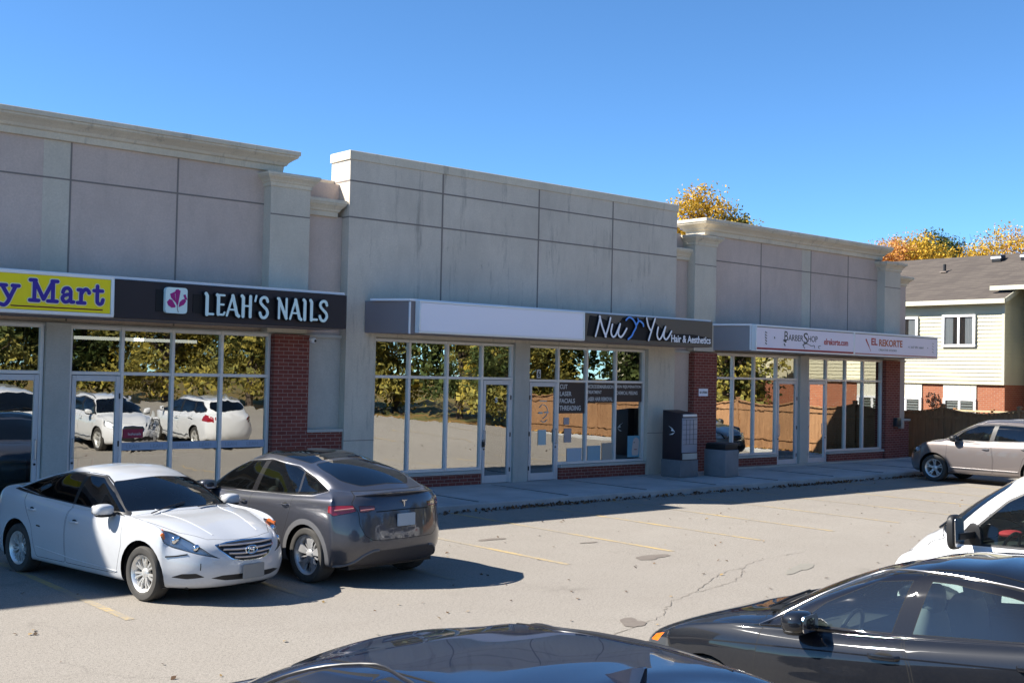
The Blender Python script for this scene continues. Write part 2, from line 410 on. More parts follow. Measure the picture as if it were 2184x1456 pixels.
    r10 = ring(xf_, P.get('wt', .14), xr_, P.get('gt', .10), [(3, wr[0]), (6, wr[1]), (10, wr[1]), (13, wr[2])], [(a, b) for a, b in tz], sxx=tx[1:10], fb=(.10, .48), rb=(.10, .48))
    r10[1, 2] = RZ(xf_)-.01; r10[2, 2] = RZ(xf_)-.035; r10[14, 2] = RZ(xr_)-.035; r10[15, 2] = RZ(xr_)-.01
    r9 = (r8+r10)/2
    gb = P.get('gb', .025)
    for c in range(3, 14): r9[c, 1] += gb
    for c in range(0, 4): r9[c, 0] += P.get('wsb', .03); r9[c, 2] += .015
    for c in range(13, 17): r9[c, 0] -= P.get('rgb', .02); r9[c, 2] += P.get('rgz', .015)
    rings += [r9, r10]
    xm = (xf_+xr_)/2; hf = (xf_-xr_)/2
    r11 = r10.copy(); r11[:, 1] *= .62; r11[:, 0] = xm+(r10[:, 0]-xm)*(hf-.17)/hf
    r11[:, 2] = RZ(r11[:, 0])-.014
    r12 = r11.copy(); r12[:, 1] = 0; r12[:, 0] = xm+(r10[:, 0]-xm)*(hf-.33)/hf; r12[:, 2] = RZ(r12[:, 0])
    rings += [r11, r12]
    return np.stack(rings, 1)      # J x K x 3
def rpoly(p, r=.03, n=4):
    """round polygon corners"""
    out = []; N = len(p)
    for i in range(N):
        a = Vector(p[i-1]); b = Vector(p[i]); c = Vector(p[(i+1) % N])
        d1 = (a-b); d2 = (c-b); rr = min(r, d1.length*.45, d2.length*.45)
        s = b+d1.normalized()*rr; e = b+d2.normalized()*rr
        for k in range(n+1):
            t = k/n; out.append(tuple(s*(1-t)**2+b*2*t*(1-t)+e*t*t))
    return out
def circle(cx, cy, r, n=28, a0=0): return [(cx+r*math.cos(a0+2*math.pi*i/n), cy+r*math.sin(a0+2*math.pi*i/n)) for i in range(n)]
def inside(poly, x, y):
    c = False; n = len(poly); j = n-1
    for i in range(n):
        xi, yi = poly[i]; xj, yj = poly[j]
        if (yi > y) != (yj > y) and x < (xj-xi)*(y-yi)/(yj-yi)+xi: c = not c
        j = i
    return c
def offset_poly(p, d):
    A = sum(p[i-1][0]*p[i][1]-p[i][0]*p[i-1][1] for i in range(len(p)))
    sg = 1 if A > 0 else -1; out = []; n = len(p)
    q = [p[i] for i in range(n) if math.hypot(p[i][0]-p[i-1][0], p[i][1]-p[i-1][1]) > 1e-4]; n = len(q)
    for i in range(n):
        a = Vector(q[i-1]); b = Vector(q[i]); c = Vector(q[(i+1) % n])
        d1 = (b-a).normalized(); d2 = (c-b).normalized()
        n1 = Vector((-d1.y, d1.x))*sg; n2 = Vector((-d2.y, d2.x))*sg
        m = (n1+n2); m = m.normalized() if m.length > 1e-6 else n1
        k = min(1/max(m.dot(n1), .35), 2.2)
        out.append(tuple(b+m*d*k))
    return out
class Shell:
    MAPS = {'side': lambda c: (c.x, c.z), 'top': lambda c: (c.x, c.y), 'front': lambda c: (c.y, c.z), 'rear': lambda c: (c.y, c.z)}
    def __init__(s, P, m=4):
        T = make_cage(P); C = T.copy()
        J, K, _ = T.shape
        kj = np.arange(J, dtype=float); kk = np.arange(K, dtype=float)
        for _ in range(P.get('it', 2)):
            C = C+(T-bspline_eval(C, kj, kk))*.8
        sj = np.linspace(0, J-1, (J-1)*m+1); sk = np.linspace(0, K-1, (K-1)*m+1)
        G = bspline_eval(C, sj, sk)
        G[:, :, 1] = np.maximum(G[:, :, 1], 0); G[0, :, 1] = 0; G[-1, :, 1] = 0; G[:, -1, 1] = 0
        bm = s.bm = bmesh.new()
        s.lj = bm.verts.layers.float.new('pj'); s.lk = bm.verts.layers.float.new('pk')
        V = []
        for i in range(len(sj)):
            row = []
            for k in range(len(sk)):
                v = bm.verts.new(G[i, k]); v[s.lj] = sj[i]; v[s.lk] = sk[k]; row.append(v)
            V.append(row)
        s.lr = bm.faces.layers.int.new('reg')
        for i in range(len(sj)-1):
            for k in range(len(sk)-1):
                q = [V[i][k], V[i+1][k], V[i+1][k+1], V[i][k+1]]
                q = [v for n, v in enumerate(q)]
                try: f = bm.faces.new(q[::-1])
                except ValueError: continue
        bmesh.ops.remove_doubles(bm, verts=bm.verts, dist=1e-5)
        bmesh.ops.dissolve_degenerate(bm, dist=1e-6, edges=bm.edges)
        bm.normal_update()
        # make normals point outwards
        ref = max(bm.faces, key=lambda f: f.calc_center_median().y)
        if ref.normal.y < 0: bmesh.ops.reverse_faces(bm, faces=bm.faces)
        bm.normal_update()
        s.bvh = BVHTree.FromBMesh(bm)
        s.reg = {0: ('body', 0, True)}; s.parts = {'body': dict(mats=[], center=True)}
    def coord(s, v, space):
        if space == 'par': return (v[s.lj], v[s.lk])
        return Shell.MAPS[space](v.co)
    def selfaces(s, space, box, pad=.0, zmin=None):
        x0, x1, y0, y1 = box; out = []
        for f in s.bm.faces:
            n = f.normal; 
            if space == 'side' and n.y < .12: continue
            if space == 'top' and n.z < .12: continue
            if space == 'front' and (n.x < .12): continue
            if space == 'rear' and (n.x > -.12): continue
            cs = [s.coord(v, space) for v in f.verts]
            if max(c[0] for c in cs) < x0 or min(c[0] for c in cs) > x1 or max(c[1] for c in cs) < y0 or min(c[1] for c in cs) > y1: continue
            if space in ('front', 'rear') and zmin is not None:
                if abs(f.calc_center_median().x) < zmin: continue
            out.append(f)
        return out
    def cut(s, space, poly, xmin=None):
        bm = s.bm; xs = [p[0] for p in poly]; ys = [p[1] for p in poly]
        N = len(poly)
        for i in range(N):
            a = poly[i]; b = poly[(i+1) % N]
            dx, dy = b[0]-a[0], b[1]-a[1]; L = math.hypot(dx, dy)
            if L < 1e-5: continue
            nx, ny = -dy/L, dx/L
            box = (min(a[0], b[0])-1e-4, max(a[0], b[0])+1e-4, min(a[1], b[1])-1e-4, max(a[1], b[1])+1e-4)
            fs = s.selfaces(space, box, zmin=xmin)
            D = lambda v: (s.coord(v, space)[0]-a[0])*nx+(s.coord(v, space)[1]-a[1])*ny
            eps = 2e-4 if space != 'par' else 1e-3
            es = {e for f in fs for e in f.edges}
            for e in es:
                d0, d1 = D(e.verts[0]), D(e.verts[1])
                if d0*d1 < 0 and abs(d0) > eps and abs(d1) > eps:
                    v0, v1 = e.verts; t = d0/(d0-d1)
                    c0, c1 = s.coord(v0, space), s.coord(v1, space)
                    cj = v0[s.lj]*(1-t)+v1[s.lj]*t; ck = v0[s.lk]*(1-t)+v1[s.lk]*t
                    _, nv = bmesh.utils.edge_split(e, v0, t)
                    nv[s.lj] = cj; nv[s.lk] = ck
            for f in fs:
                if not f.is_valid: continue
                on = [v for v in f.verts if abs(D(v)) <= eps*1.01]
                if len(on) == 2:
                    try:
                        if not any(e in on[1].link_edges for e in on[0].link_edges):
                            bmesh.utils.face_split(f, on[0], on[1])
                    except ValueError: pass
        bm.normal_update()
    def feat(s, name, space, poly, mats, center=False, rim=None, rimmat=None, xmin=None, part=None, label=None, hole=False, cut=True):
        """imprint polygon and give its faces to a part. rim: width; rimmat: material (kept on the body)"""
        bm = s.bm
        if cut: s.cut(space, poly, xmin)
        xs = [p[0] for p in poly]; ys = [p[1] for p in poly]
        fs = [f for f in s.selfaces(space, (min(xs), max(xs), min(ys), max(ys)), zmin=xmin)
              if inside(poly, sum(s.coord(v, space)[0] for v in f.verts)/len(f.verts), sum(s.coord(v, space)[1] for v in f.verts)/len(f.verts))]
        if not fs: print('EMPTY FEATURE', name); return
        if hole:
            bmesh.ops.delete(bm, geom=fs, context='FACES'); return
        rid = len(s.reg)
        if name not in s.parts: s.parts[name] = dict(mats=[], center=center, label=label)
        pm = s.parts[name]['mats']
        if mats not in pm: pm.append(mats)
        s.reg[rid] = (name, pm.index(mats), center)
        for f in fs: f[s.lr] = rid
        if rim:
            th = rim/.28 if space == 'par' else rim
            inner = offset_poly(poly, th)
            if space == 'par': inner = [(min(max(x, -.2), 16.2), y) for x, y in inner]
            s.cut(space, inner, xmin)
            tgt = part or 'body'
            pm = s.parts[tgt]['mats']
            if rimmat not in pm: pm.append(rimmat)
            rr = len(s.reg); s.reg[rr] = (tgt, pm.index(rimmat), s.parts[tgt]['center'])
            lo = min(p[0] for p in poly); 
            for f in bm.faces:
                if f[s.lr] == rid:
                    cx = sum(s.coord(v, space)[0] for v in f.verts)/len(f.verts); cy = sum(s.coord(v, space)[1] for v in f.verts)/len(f.verts)
                    if not inside(inner, cx, cy): f[s.lr] = rr
        return rid
    def hit(s, space, a, b):
        o, d = {'side': (Vector((a, 4, b)), Vector((0, -1, 0))), 'top': (Vector((a, b, 4)), Vector((0, 0, -1))),
                'front': (Vector((5, a, b)), Vector((-1, 0, 0))), 'rear': (Vector((-5, a, b)), Vector((1, 0, 0)))}[space]
        if space == 'top': o.y = abs(b)
        if space in ('front', 'rear'): o.y = abs(a)
        p, n, _, _ = s.bvh.ray_cast(o, d)
        if p is None:
            p, n, _, _ = s.bvh.find_nearest(o+d*3.5)
        p = p.copy(); n = n.copy()
        if (space == 'top' and b < 0) or (space in ('front', 'rear') and a < 0): p.y = -p.y; n.y = -n.y
        return p, n
    def line(s, mb, space, pts, r=.004, off=.0, sub=4, side=1, n=6):
        P2 = []
        for i in range(len(pts)-1):
            for k in range(sub): 
                t = k/sub; P2.append((pts[i][0]*(1-t)+pts[i+1][0]*t, pts[i][1]*(1-t)+pts[i+1][1]*t))
        P2.append(pts[-1]); q = []
        for a, b in P2:
            p, nn = s.hit(space, a, b); q.append(p+nn*off)
        if side < 0: q = [Vector((p.x, -p.y, p.z)) for p in q]
        mb.tube(q, r, n); return q
    def build(s, root, bodymat):
        bm = s.bm; bm.normal_update()
        s.parts['body']['mats'] = [bodymat]+s.parts['body']['mats'][0:] if not s.parts['body']['mats'] or s.parts['body']['mats'][0] is not bodymat else s.parts['body']['mats']
        made = {}
        groups = {}
        for f in bm.faces:
            nm, mi, c = s.reg[f[s.lr]]
            groups.setdefault(nm, []).append((f, mi))
        for nm, fl in groups.items():
            info = s.parts[nm]
            variants = [(1, -1)] if info['center'] else [(1,), (-1,)]
            for var in variants:
                vs, ns, fs, ms = [], [], [], []
                for sg in var:
                    idx = {}
                    for f, mi in fl:
                        q = []
                        for v in f.verts:
                            on_c = abs(v.co.y) < 1e-5
                            key = v.index if False else v
                            if key not in idx:
                                idx[key] = len(vs); vs.append((v.co.x, sg*v.co.y, v.co.z)); n = v.normal
                                ns.append(Vector((n.x, 0 if on_c else sg*n.y, n.z)).normalized())
                            q.append(idx[key])
                        if sg < 0: q = q[::-1]
                        fs.append(q); ms.append(mi)
                me = bpy.data.meshes.new(nm); me.from_pydata(vs, [], fs); me.update()
                for p, mi in zip(me.polygons, ms): p.use_smooth = True; p.material_index = mi
                if len(me.vertices) == len(ns): me.normals_split_custom_set_from_vertices([tuple(n) for n in ns])
                o = link_mesh(nm.split('#')[0], me, info['mats'] or [bodymat], root)
                if info.get('label'): o['label'] = info['label']
                made.setdefault(nm, []).append(o)
        s.made = made
        return made
# body material slot handling: slot 0 of 'body' must be the paint
def new_shell(P, paint, m=4):
    s = Shell(P, m); s.parts['body']['mats'] = [paint]; return s
def wheel(root, x, y, R_, W_, style, side, mat_rim, rimR=None):
    """wheel centred at (x,y,R_), side=+1 left / -1 right"""
    e = bpy.data.objects.new('wheel', None); COL.objects.link(e); e.parent = root; e.location = (x, y, R_); e.empty_display_size = .1
    if side < 0: e.rotation_euler = (0, 0, math.pi)
    h = W_/2; rr = rimR or R_*.66
    t = MB(); t.lathe([(rr, -h*.8), (rr+.01, -h), (R_*.93, -h), (R_*.985, -h*.8), (R_, -h*.5), (R_, h*.5), (R_*.985, h*.8), (R_*.93, h), (rr+.035, h*1.02), (rr+.012, h*.95), (rr, h*.8), (rr, -h*.8)], 40)
    t.build('tyre', M['tyre'], e, smooth=True)
    r = MB(); r.lathe([(rr-.035, -h*.8), (rr-.035, h*.4), (rr-.012, h*.8), (rr+.012, h*.9), (rr+.012, h*.8), (rr-.002, h*.72), (rr-.002, -h*.8)], 40)
    hubR = .06
    def spoke(a, w0, w1, y0, y1, r0=.045, r1=None, skew=0, thick=.03):
        r1 = r1 or rr-.02
        vs = []
        for (q, w, yy) in ((r0, w0, y0), ((r0+r1)*.5, (w0*.55+w1*.45), (y0+y1)/2+.012), (r1, w1, y1)):
            for sg, dy in ((-1, 0), (1, 0), (1, -thick), (-1, -thick)):
                aa = a+skew*(q-r0); u = sg*w/2
                ca, sa = math.cos(aa), math.sin(aa)
                f = .8 if dy == 0 else 1
                vs.append((q*ca-u*f*sa, yy+dy, q*sa+u*f*ca))
        fs = []
        for i in (0, 1):
            for j in range(4): fs.append((i*4+j, i*4+(j+1) % 4, i*4+4+(j+1) % 4, i*4+4+j))
        fs += [(3, 2, 1, 0), (8, 9, 10, 11)]
        r.add(vs, fs)
    yf = h*.62
    if style == 'twin7':
        for k in range(7):
            a = 2*math.pi*k/7+math.pi/2
            spoke(a-.12, .020, .030, yf-.02, yf, skew=-.35); spoke(a+.12, .020, .030, yf-.02, yf, skew=.35)
    elif style == 'blade5':
        for k in range(5):
            a = 2*math.pi*k/5+math.pi/2
            spoke(a, .05, .15, yf-.03, yf, skew=.25)
            spoke(a+math.pi/5, .02, .022, yf-.05, yf-.03)
    elif style == 'y5':
        for k in range(5):
            a = 2*math.pi*k/5+math.pi/2
            spoke(a, .07, .055, yf-.025, yf-.01, r1=rr*.62)
            spoke(a-.13, .03, .045, yf-.012, yf+.002, r0=rr*.5, skew=-.5); spoke(a+.13, .03, .045, yf-.012, yf+.002, r0=rr*.5, skew=.5)
    else:
        for k in range(10): spoke(2*math.pi*k/10, .03, .03, yf-.02, yf)
    r.lathe([(0, yf-.005), (.045, yf-.008), (.065, yf-.02), (.065, yf-.06), (0, yf-.06)], 20)
    for k in range(5):
        a = 2*math.pi*k/5+.3; r.lathe([(0, yf-.008), (.009, yf-.01), (.009, yf-.03)], 8, c=(.052*math.cos(a), 0, .052*math.sin(a)))
    r.build('rim', mat_rim, e, smooth=True)
    d = MB(); d.lathe([(0, .0), (rr*.72, .0), (rr*.72, -.02), (0, -.02)], 28); d.build('brake_disc', M['disc'], e, smooth=True)
    return e
def well(mb, x, r, w, wi=.30, zc=None, z=.33):
    n = 18; vs = []
    for i in range(n+1):
        a = -.35+(math.pi+.7)*i/n
        for yy in (w, w-wi): vs.append((x+r*math.cos(a), yy, z+r*math.sin(a)))
    mb.add(vs, [(2*i, 2*i+1, 2*i+3, 2*i+2) for i in range(n)])
    mb.add([(x, w-wi, z)]+[(x+r*math.cos(-.35+(math.pi+.7)*i/n), w-wi, z+r*math.sin(-.35+(math.pi+.7)*i/n)) for i in range(n+1)], [(0, i+1, i+2) for i in range(n)])
    vs2 = [(v[0], -v[1], v[2]) for v in vs]
    mb.add(vs2, [(2*i, 2*i+2, 2*i+3, 2*i+1) for i in range(n)])
    mb.add([(x, -(w-wi), z)]+[(x+r*math.cos(-.35+(math.pi+.7)*i/n), -(w-wi), z+r*math.sin(-.35+(math.pi+.7)*i/n)) for i in range(n+1)], [(0, i+2, i+1) for i in range(n)])
def interior(root, P, seatmat, ztub=None, dash=True, xs=(.05, -.85)):
    wb = P['wb']; zt = ztub or P['bA']-.07
    m = MB(); x0, x1 = P['xC']+.1, P['xA']+.05
    x0 = max(x0, P['xrw']-.5)
    m.add([(x0, -wb+.06, .28), (x1, -wb+.06, .28), (x1, wb-.06, .28), (x0, wb-.06, .28), (x0, -wb+.05, zt), (x1, -wb+.05, zt), (x1, wb-.05, zt), (x0, wb-.05, zt)],
          [(0, 1, 2, 3), (0, 4, 5, 1), (2, 6, 7, 3), (3, 7, 4, 0), (1, 5, 6, 2)])
    m.box(P['xA']-.28, P['xcw']-.08, -wb+.08, wb-.08, zt-.28, zt-.02)
    m.build('cabin', M['dark'], root)
    for x in xs:
        for y in (-.36, .36):
            q = MB(); q.blob((x+.12, y, .50), (.27, .25, .10), 14, 8, .6)
            q.blob((x-.16, y, .80), (.11, .25, .32), 14, 8, .6)
            q.blob((x-.22, y, 1.17), (.06, .13, .10), 12, 8, .7)
            q.build('seat', seatmat, root, smooth=True)
    q = MB(); c = Vector((P['xA']-.38, .37, zt-.02)); pts = []
    for i in range(21):
        a = 2*math.pi*i/20; pts.append(c+Vector((-.07*math.sin(a), .17*math.cos(a), .17*math.sin(a))))
    q.tube(pts, .016, 8, cap=False); q.blob(tuple(c+Vector((.03, 0, 0))), (.03, .06, .05), 10, 6)
    q.tube([c+Vector((0, -.16, 0)), c+Vector((.02, 0, 0)), c+Vector((0, .16, 0))], .014, 6)
    q.build('steering_wheel', M['black'], root, smooth=True)
def mirrors(root, sh, x, z, paint, w=1.0, size=(.10, .13, .085), style='car', glass=True):
    for sg in (1, -1):
        p, n = sh.hit('side', x, z)
        y0 = p.y
        m = MB(); c = (x-.03, sg*(y0+.17), z+.03)
        m.blob(c, size, 18, 12, .75)
        o = m.build('mirror', paint, root, smooth=True)
        k = MB(); k.tube([(x+.01, sg*(y0-.02), z-.045), (x, sg*(y0+.10), z-.02)], [(.022, .045), (.016, .035)], 10)
        k.blob((c[0]+.012, c[1], c[2]-.052), (size[0]*.8, size[1]*.92, .035), 14, 8, .8)
        k.build('mirror_arm', M['black'], o, smooth=True)
        g = MB(); g.prism(rpoly([(c[1]-size[1]*.82, c[2]-size[2]*.72), (c[1]+size[1]*.82, c[2]-size[2]*.72), (c[1]+size[1]*.82, c[2]+size[2]*.72), (c[1]-size[1]*.82, c[2]+size[2]*.72)], .03), c[0]-size[0]*.86, c[0]-size[0]*.93, 'x')
        g.build('mirror_glass', M['chrome'], o)
def handle(root, sh, x, z, m, L=.19, parent=None, sides=(1, -1), h=.015):
    for sg in sides:
        k = MB(); p, n = sh.hit('side', x, z); p2, _ = sh.hit('side', x+L/2, z); p1, _ = sh.hit('side', x-L/2, z)
        y = sg
        cup = MB(); cup.blob((x+.0, sg*(p.y-.004), z), (L*.33, .006, .032), 14, 6)
        pts = [Vector((x-L/2, sg*(p1.y-.002), z)), Vector((x-L/2+.02, sg*(p1.y+.026), z)), Vector((x, sg*(p.y+.036), z)), Vector((x+L/2-.02, sg*(p2.y+.026), z)), Vector((x+L/2, sg*(p2.y-.002), z))]
        k.tube(pts, [(h, .009)]*5, 8)
        par = parent[0 if sg > 0 else 1] if parent else root
        k.build('handle', m, par, smooth=True); cup.build('handle_recess', M['gap'], par, smooth=True)
def plate(root, sh, space, z, m, w=.30, h=.16, off=.02, y=0):
    p, n = sh.hit(space, y, z); sg = 1 if space == 'front' else -1
    k = MB(); x = p.x+sg*off
    k.prism(rpoly([(y-w/2, z-h/2), (y+w/2, z-h/2), (y+w/2, z+h/2), (y-w/2, z+h/2)], .012, 3), x, x+sg*.012, 'x')
    k.build('number_plate', m, root)
def common(root, sh, P, R_, W_, style, rimmat, arch, yoff=.0, rimR=None, paint=None):
    m = MB()
    for x in (P['xfw'], P['xrw']): well(m, x, arch-.005, P['wh']-.05, .36, z=R_)
    m.box(P['xr']+.3, P['xf']-.35, -P['wh']+.25, P['wh']-.25, P['zb']-.0, P['zb']+.06)
    m.build('underbody', M['black'], root)
    for x in (P['xfw'], P['xrw']):
        for sg in (1, -1): wheel(root, x, sg*(P['wh']-.03-W_/2+yoff), R_, W_, style, sg, rimmat, rimR)
def doors(sh, P, front, rear, paint, low):
    if front: sh.feat('front_door', 'side', front, paint, rim=.006, rimmat=M['gap'])
    if rear: sh.feat('rear_door', 'side', rear, paint, rim=.006, rimmat=M['gap'])
# ---------------------------------------------------------------- white sedan
def white_sedan():
    paint = m_paint('white_car_paint', (.50, .51, .52), rough=.3, dirt=.25)
    P = dict(wh=.917, zb=.19, zbr=.24, xf=2.33, xr=-2.46, cf=.50, cr=.42, xfw=1.40, xrw=-1.40, wf=.90, wrr=.90, nz=.42, rz=.60,
             sh=(.60, .66, .80, .84, .93, .96, .86), up=(.70, .80, .93, .93, 1.02, 1.07, 1.06), f4=.04, f5=.16, r4=.03, r5=.10,
             wb=.80, bA=.96, bA2=.965, bC=1.10, bC2=1.12, xA=.88, xC=-1.62, xcw=1.14, zcw=.99, xgb=-1.86, zgb=1.12, wA=.78, wC=.70,
             xwt=.33, xgt=-1.02, roof=[(.33, 1.365), (.1, 1.425), (-.2, 1.462), (-.5, 1.465), (-.8, 1.43), (-1.02, 1.385), (-1.3, 1.3)], wr=(.56, .60, .54), hb=.045, db=.02, gb=.03)
    sh = new_shell(P, paint)
    root = empty('sedan', 'white four-door sedan with a dented rear door, nose towards the viewer', 'car')
    sh.feat('arch', 'side', circle(1.40, .335, .385), M['gap'], hole=True); sh.feat('arch', 'side', circle(-1.40, .335, .385), M['gap'], hole=True)
    gt = m_carglass('sedan_tinted_glass', (.05, .05, .055), .0); gw = m_carglass('sedan_windshield_glass', (.30, .34, .36), .02)
    dlo = rpoly([(.98, .955), (.52, 1.20), (.10, 1.365), (-.35, 1.385), (-.85, 1.33), (-1.25, 1.22), (-1.68, 1.085), (-1.0, 1.035), (0, .99)], .03)
    # doors first, windows later
    sh.feat('front_door', 'side', rpoly([(.99, .95), (1.02, .62), (.93, .32), (.90, .27), (-.20, .27), (-.22, .60), (-.20, .98), (-.18, 1.395), (.10, 1.372), (.53, 1.208)], .04), paint, rim=.006, rimmat=M['gap'])
    sh.feat('rear_door', 'side', rpoly([(-.215, .27), (-.235, .60), (-.215, .98), (-.195, 1.396), (-.6, 1.37), (-.98, 1.30), (-1.28, 1.20), (-1.30, 1.05), (-1.17, .86), (-1.02, .66), (-.96, .40), (-.90, .27)], .04), paint, rim=.006, rimmat=M['gap'])
    sh.feat('window_surround', 'side', dlo, M['black'])
    sh.feat('front_window', 'side', rpoly([(.86, .985), (.50, 1.185), (.10, 1.345), (-.14, 1.36), (-.17, 1.01)], .02), gt)
    sh.feat('rear_window', 'side', rpoly([(-.23, 1.015), (-.21, 1.36), (-.45, 1.36), (-.83, 1.31), (-1.22, 1.205), (-1.60, 1.09), (-1.0, 1.055)], .02), gt)
    sh.feat('windshield', 'par', rpoly([(-.2, 8.12), (2.72, 8.14), (2.80, 8.4), (2.78, 9.75), (2.5, 9.9), (-.2, 9.93)], .12), gw, center=True, rim=.012, rimmat=M['black'])
    sh.feat('rear_glass', 'par', rpoly([(16.2, 8.12), (13.5, 8.14), (13.3, 8.5), (13.4, 9.7), (13.7, 9.86), (16.2, 9.9)], .12), gt, center=True, rim=.02, rimmat=M['black'])
    # hood seam + grille + lamps
    sh.feat('hood', 'top', [(2.13, -.1), (2.125, .25), (2.07, .46), (1.78, .66), (1.3, .79), (.98, .80), (1.03, .70), (1.12, .40), (1.165, -.1)], paint, center=True, rim=.006, rimmat=M['gap'])
    sh.feat('grille', 'front', rpoly([(-.1, .725), (.25, .72), (.43, .70), (.40, .64), (.27, .53), (.14, .495), (-.1, .49)], .015), M['black'], center=True, rim=.012, rimmat=M['chrome'], xmin=1.6)
    sh.feat('headlight', 'front', rpoly([(.40, .545), (.50, .60), (.60, .70), (.70, .83), (.795, .86), (.86, .80), (.85, .73), (.78, .665), (.62, .60)], .02), M['lens_clear'], rim=.006, rimmat=M['gap'], xmin=1.3)
    sh.feat('lower_intake', 'front', rpoly([(-.1, .355), (.38, .352), (.50, .325), (.34, .29), (-.1, .275)], .012), M['black'], center=True, xmin=1.6)
    sh.feat('fog_recess', 'front', rpoly([(.56, .34), (.64, .385), (.74, .375), (.80, .33), (.70, .315)], .012), M['black'], xmin=1.4)
    made = sh.build(root, paint)
    # lamp interior
    for sg in (1, -1):
        q = MB(); 
        for (yy, zz, rr) in ((.60, .665, .055), (.72, .745, .07)):
            p, n = sh.hit('front', yy, zz); q.blob((p.x-.03, sg*p.y, p.z), (.03, rr*.85, rr*.85), 16, 10)
        hl = made['headlight'][0 if sg > 0 else 1]
        q.build('lamp_reflector', M['chrome'], hl, smooth=True)
        am = MB(); pts = []
        for (yy, zz) in ((.80, .84), (.845, .80), (.835, .755)):
            p, n = sh.hit('front', yy, zz); pts.append((p.x-.02, sg*(p.y-.01), p.z))
        am.tube(pts, [(.03, .022), (.035, .028), (.02, .015)], 8); am.build('amber_indicator', M['lens_amber'], hl, smooth=True)
        bk = MB(); vs = []
        for (yy, zz) in ((.40, .545), (.50, .60), (.60, .70), (.70, .83), (.795, .86), (.86, .80), (.85, .73), (.78, .665), (.62, .60)):
            p, n = sh.hit('front', yy, zz); vs.append((p.x-.035, sg*(p.y-.01), p.z))
        bk.add(vs, [tuple(range(len(vs)))]); bk.build('lamp_housing', M['lamp_house'], hl)
    gb = MB()
    for zz, hw in ((.675, .38), (.63, .35), (.585, .30), (.54, .235)):
        sh.line(gb, 'front', [(-hw, zz+.01), (-hw*.5, zz), (0, zz-.003), (hw*.5, zz), (hw, zz+.01)], .013, .012, 3)
    gb.build('grille_bar', mat('grille_chrome', (.42, .42, .46), .3, metal=.8), made['grille'][0], smooth=True)
    em = MB(); p, n = sh.hit('front', 0, .62); x = p.x+.035
    em.tube([(x, .085*math.cos(a*math.pi/10), .62+.047*math.sin(a*math.pi/10)) for a in range(21)], .009, 6, cap=False)
    em.tube([(x, .030, .585), (x, .045, .655)], .010, 6); em.tube([(x, -.045, .585), (x, -.030, .655)], .010, 6); em.tube([(x, .038, .612), (x, -.038, .628)], .009, 6)
    em.build('emblem', M['chrome'], root, smooth=True)
    plate(root, sh, 'front', .375, M['plate'], .31, .17, .03)
    for sg in (1, -1):
        hl = MB(); sh.line(hl, 'top', [(1.02, sg*.45), (1.5, sg*.40), (2.0, sg*.33)], .012, -.006, 5)
        hl.build('hood_crease', paint, made['hood'][0], smooth=True)
    for sg in (1, -1):
        ls = MB(); sh.line(ls, 'side', [(.93, .30), (0, .33), (-.9, .40)], .010, .0, 5, side=sg)
        ls.build('sill_crease', paint, root, smooth=True)
    wp = MB(); 
    for y0, y1 in ((.10, .62), (-.58, -.02)):
        p0, n0 = sh.hit('top', 1.13, y0); p1, _ = sh.hit('top', 1.02, y1)
        wp.tube([p0+Vector((0, 0, .02)), (p0+p1)/2+Vector((-.01, 0, .03)), p1+Vector((0, 0, .02))], .008, 6)
    wp.build('wiper', M['black'], root)
    dmg = MB(); sh.line(dmg, 'side', [(1.80, .565), (1.90, .575), (2.02, .60)], .008, .002, 3, side=-1)
    sh.line(dmg, 'side', [(-.88, .675), (-.80, .67)], .010, .0, 2, side=-1); sh.line(dmg, 'front', [(-.60, .50), (-.605, .42)], .006, .0, 2)
    dmg.build('dent', M['gap'], root)
    handle(root, sh, -.02, .80, paint, parent=made['front_door']); handle(root, sh, -1.03, .87, paint, parent=made['rear_door'])
    mirrors(root, sh, .72, .985, paint, size=(.10, .125, .075))
    common(root, sh, P, .325, .215, 'twin7', M['alloy_light'], .385)
    interior(root, P, M['seat'])
    return root
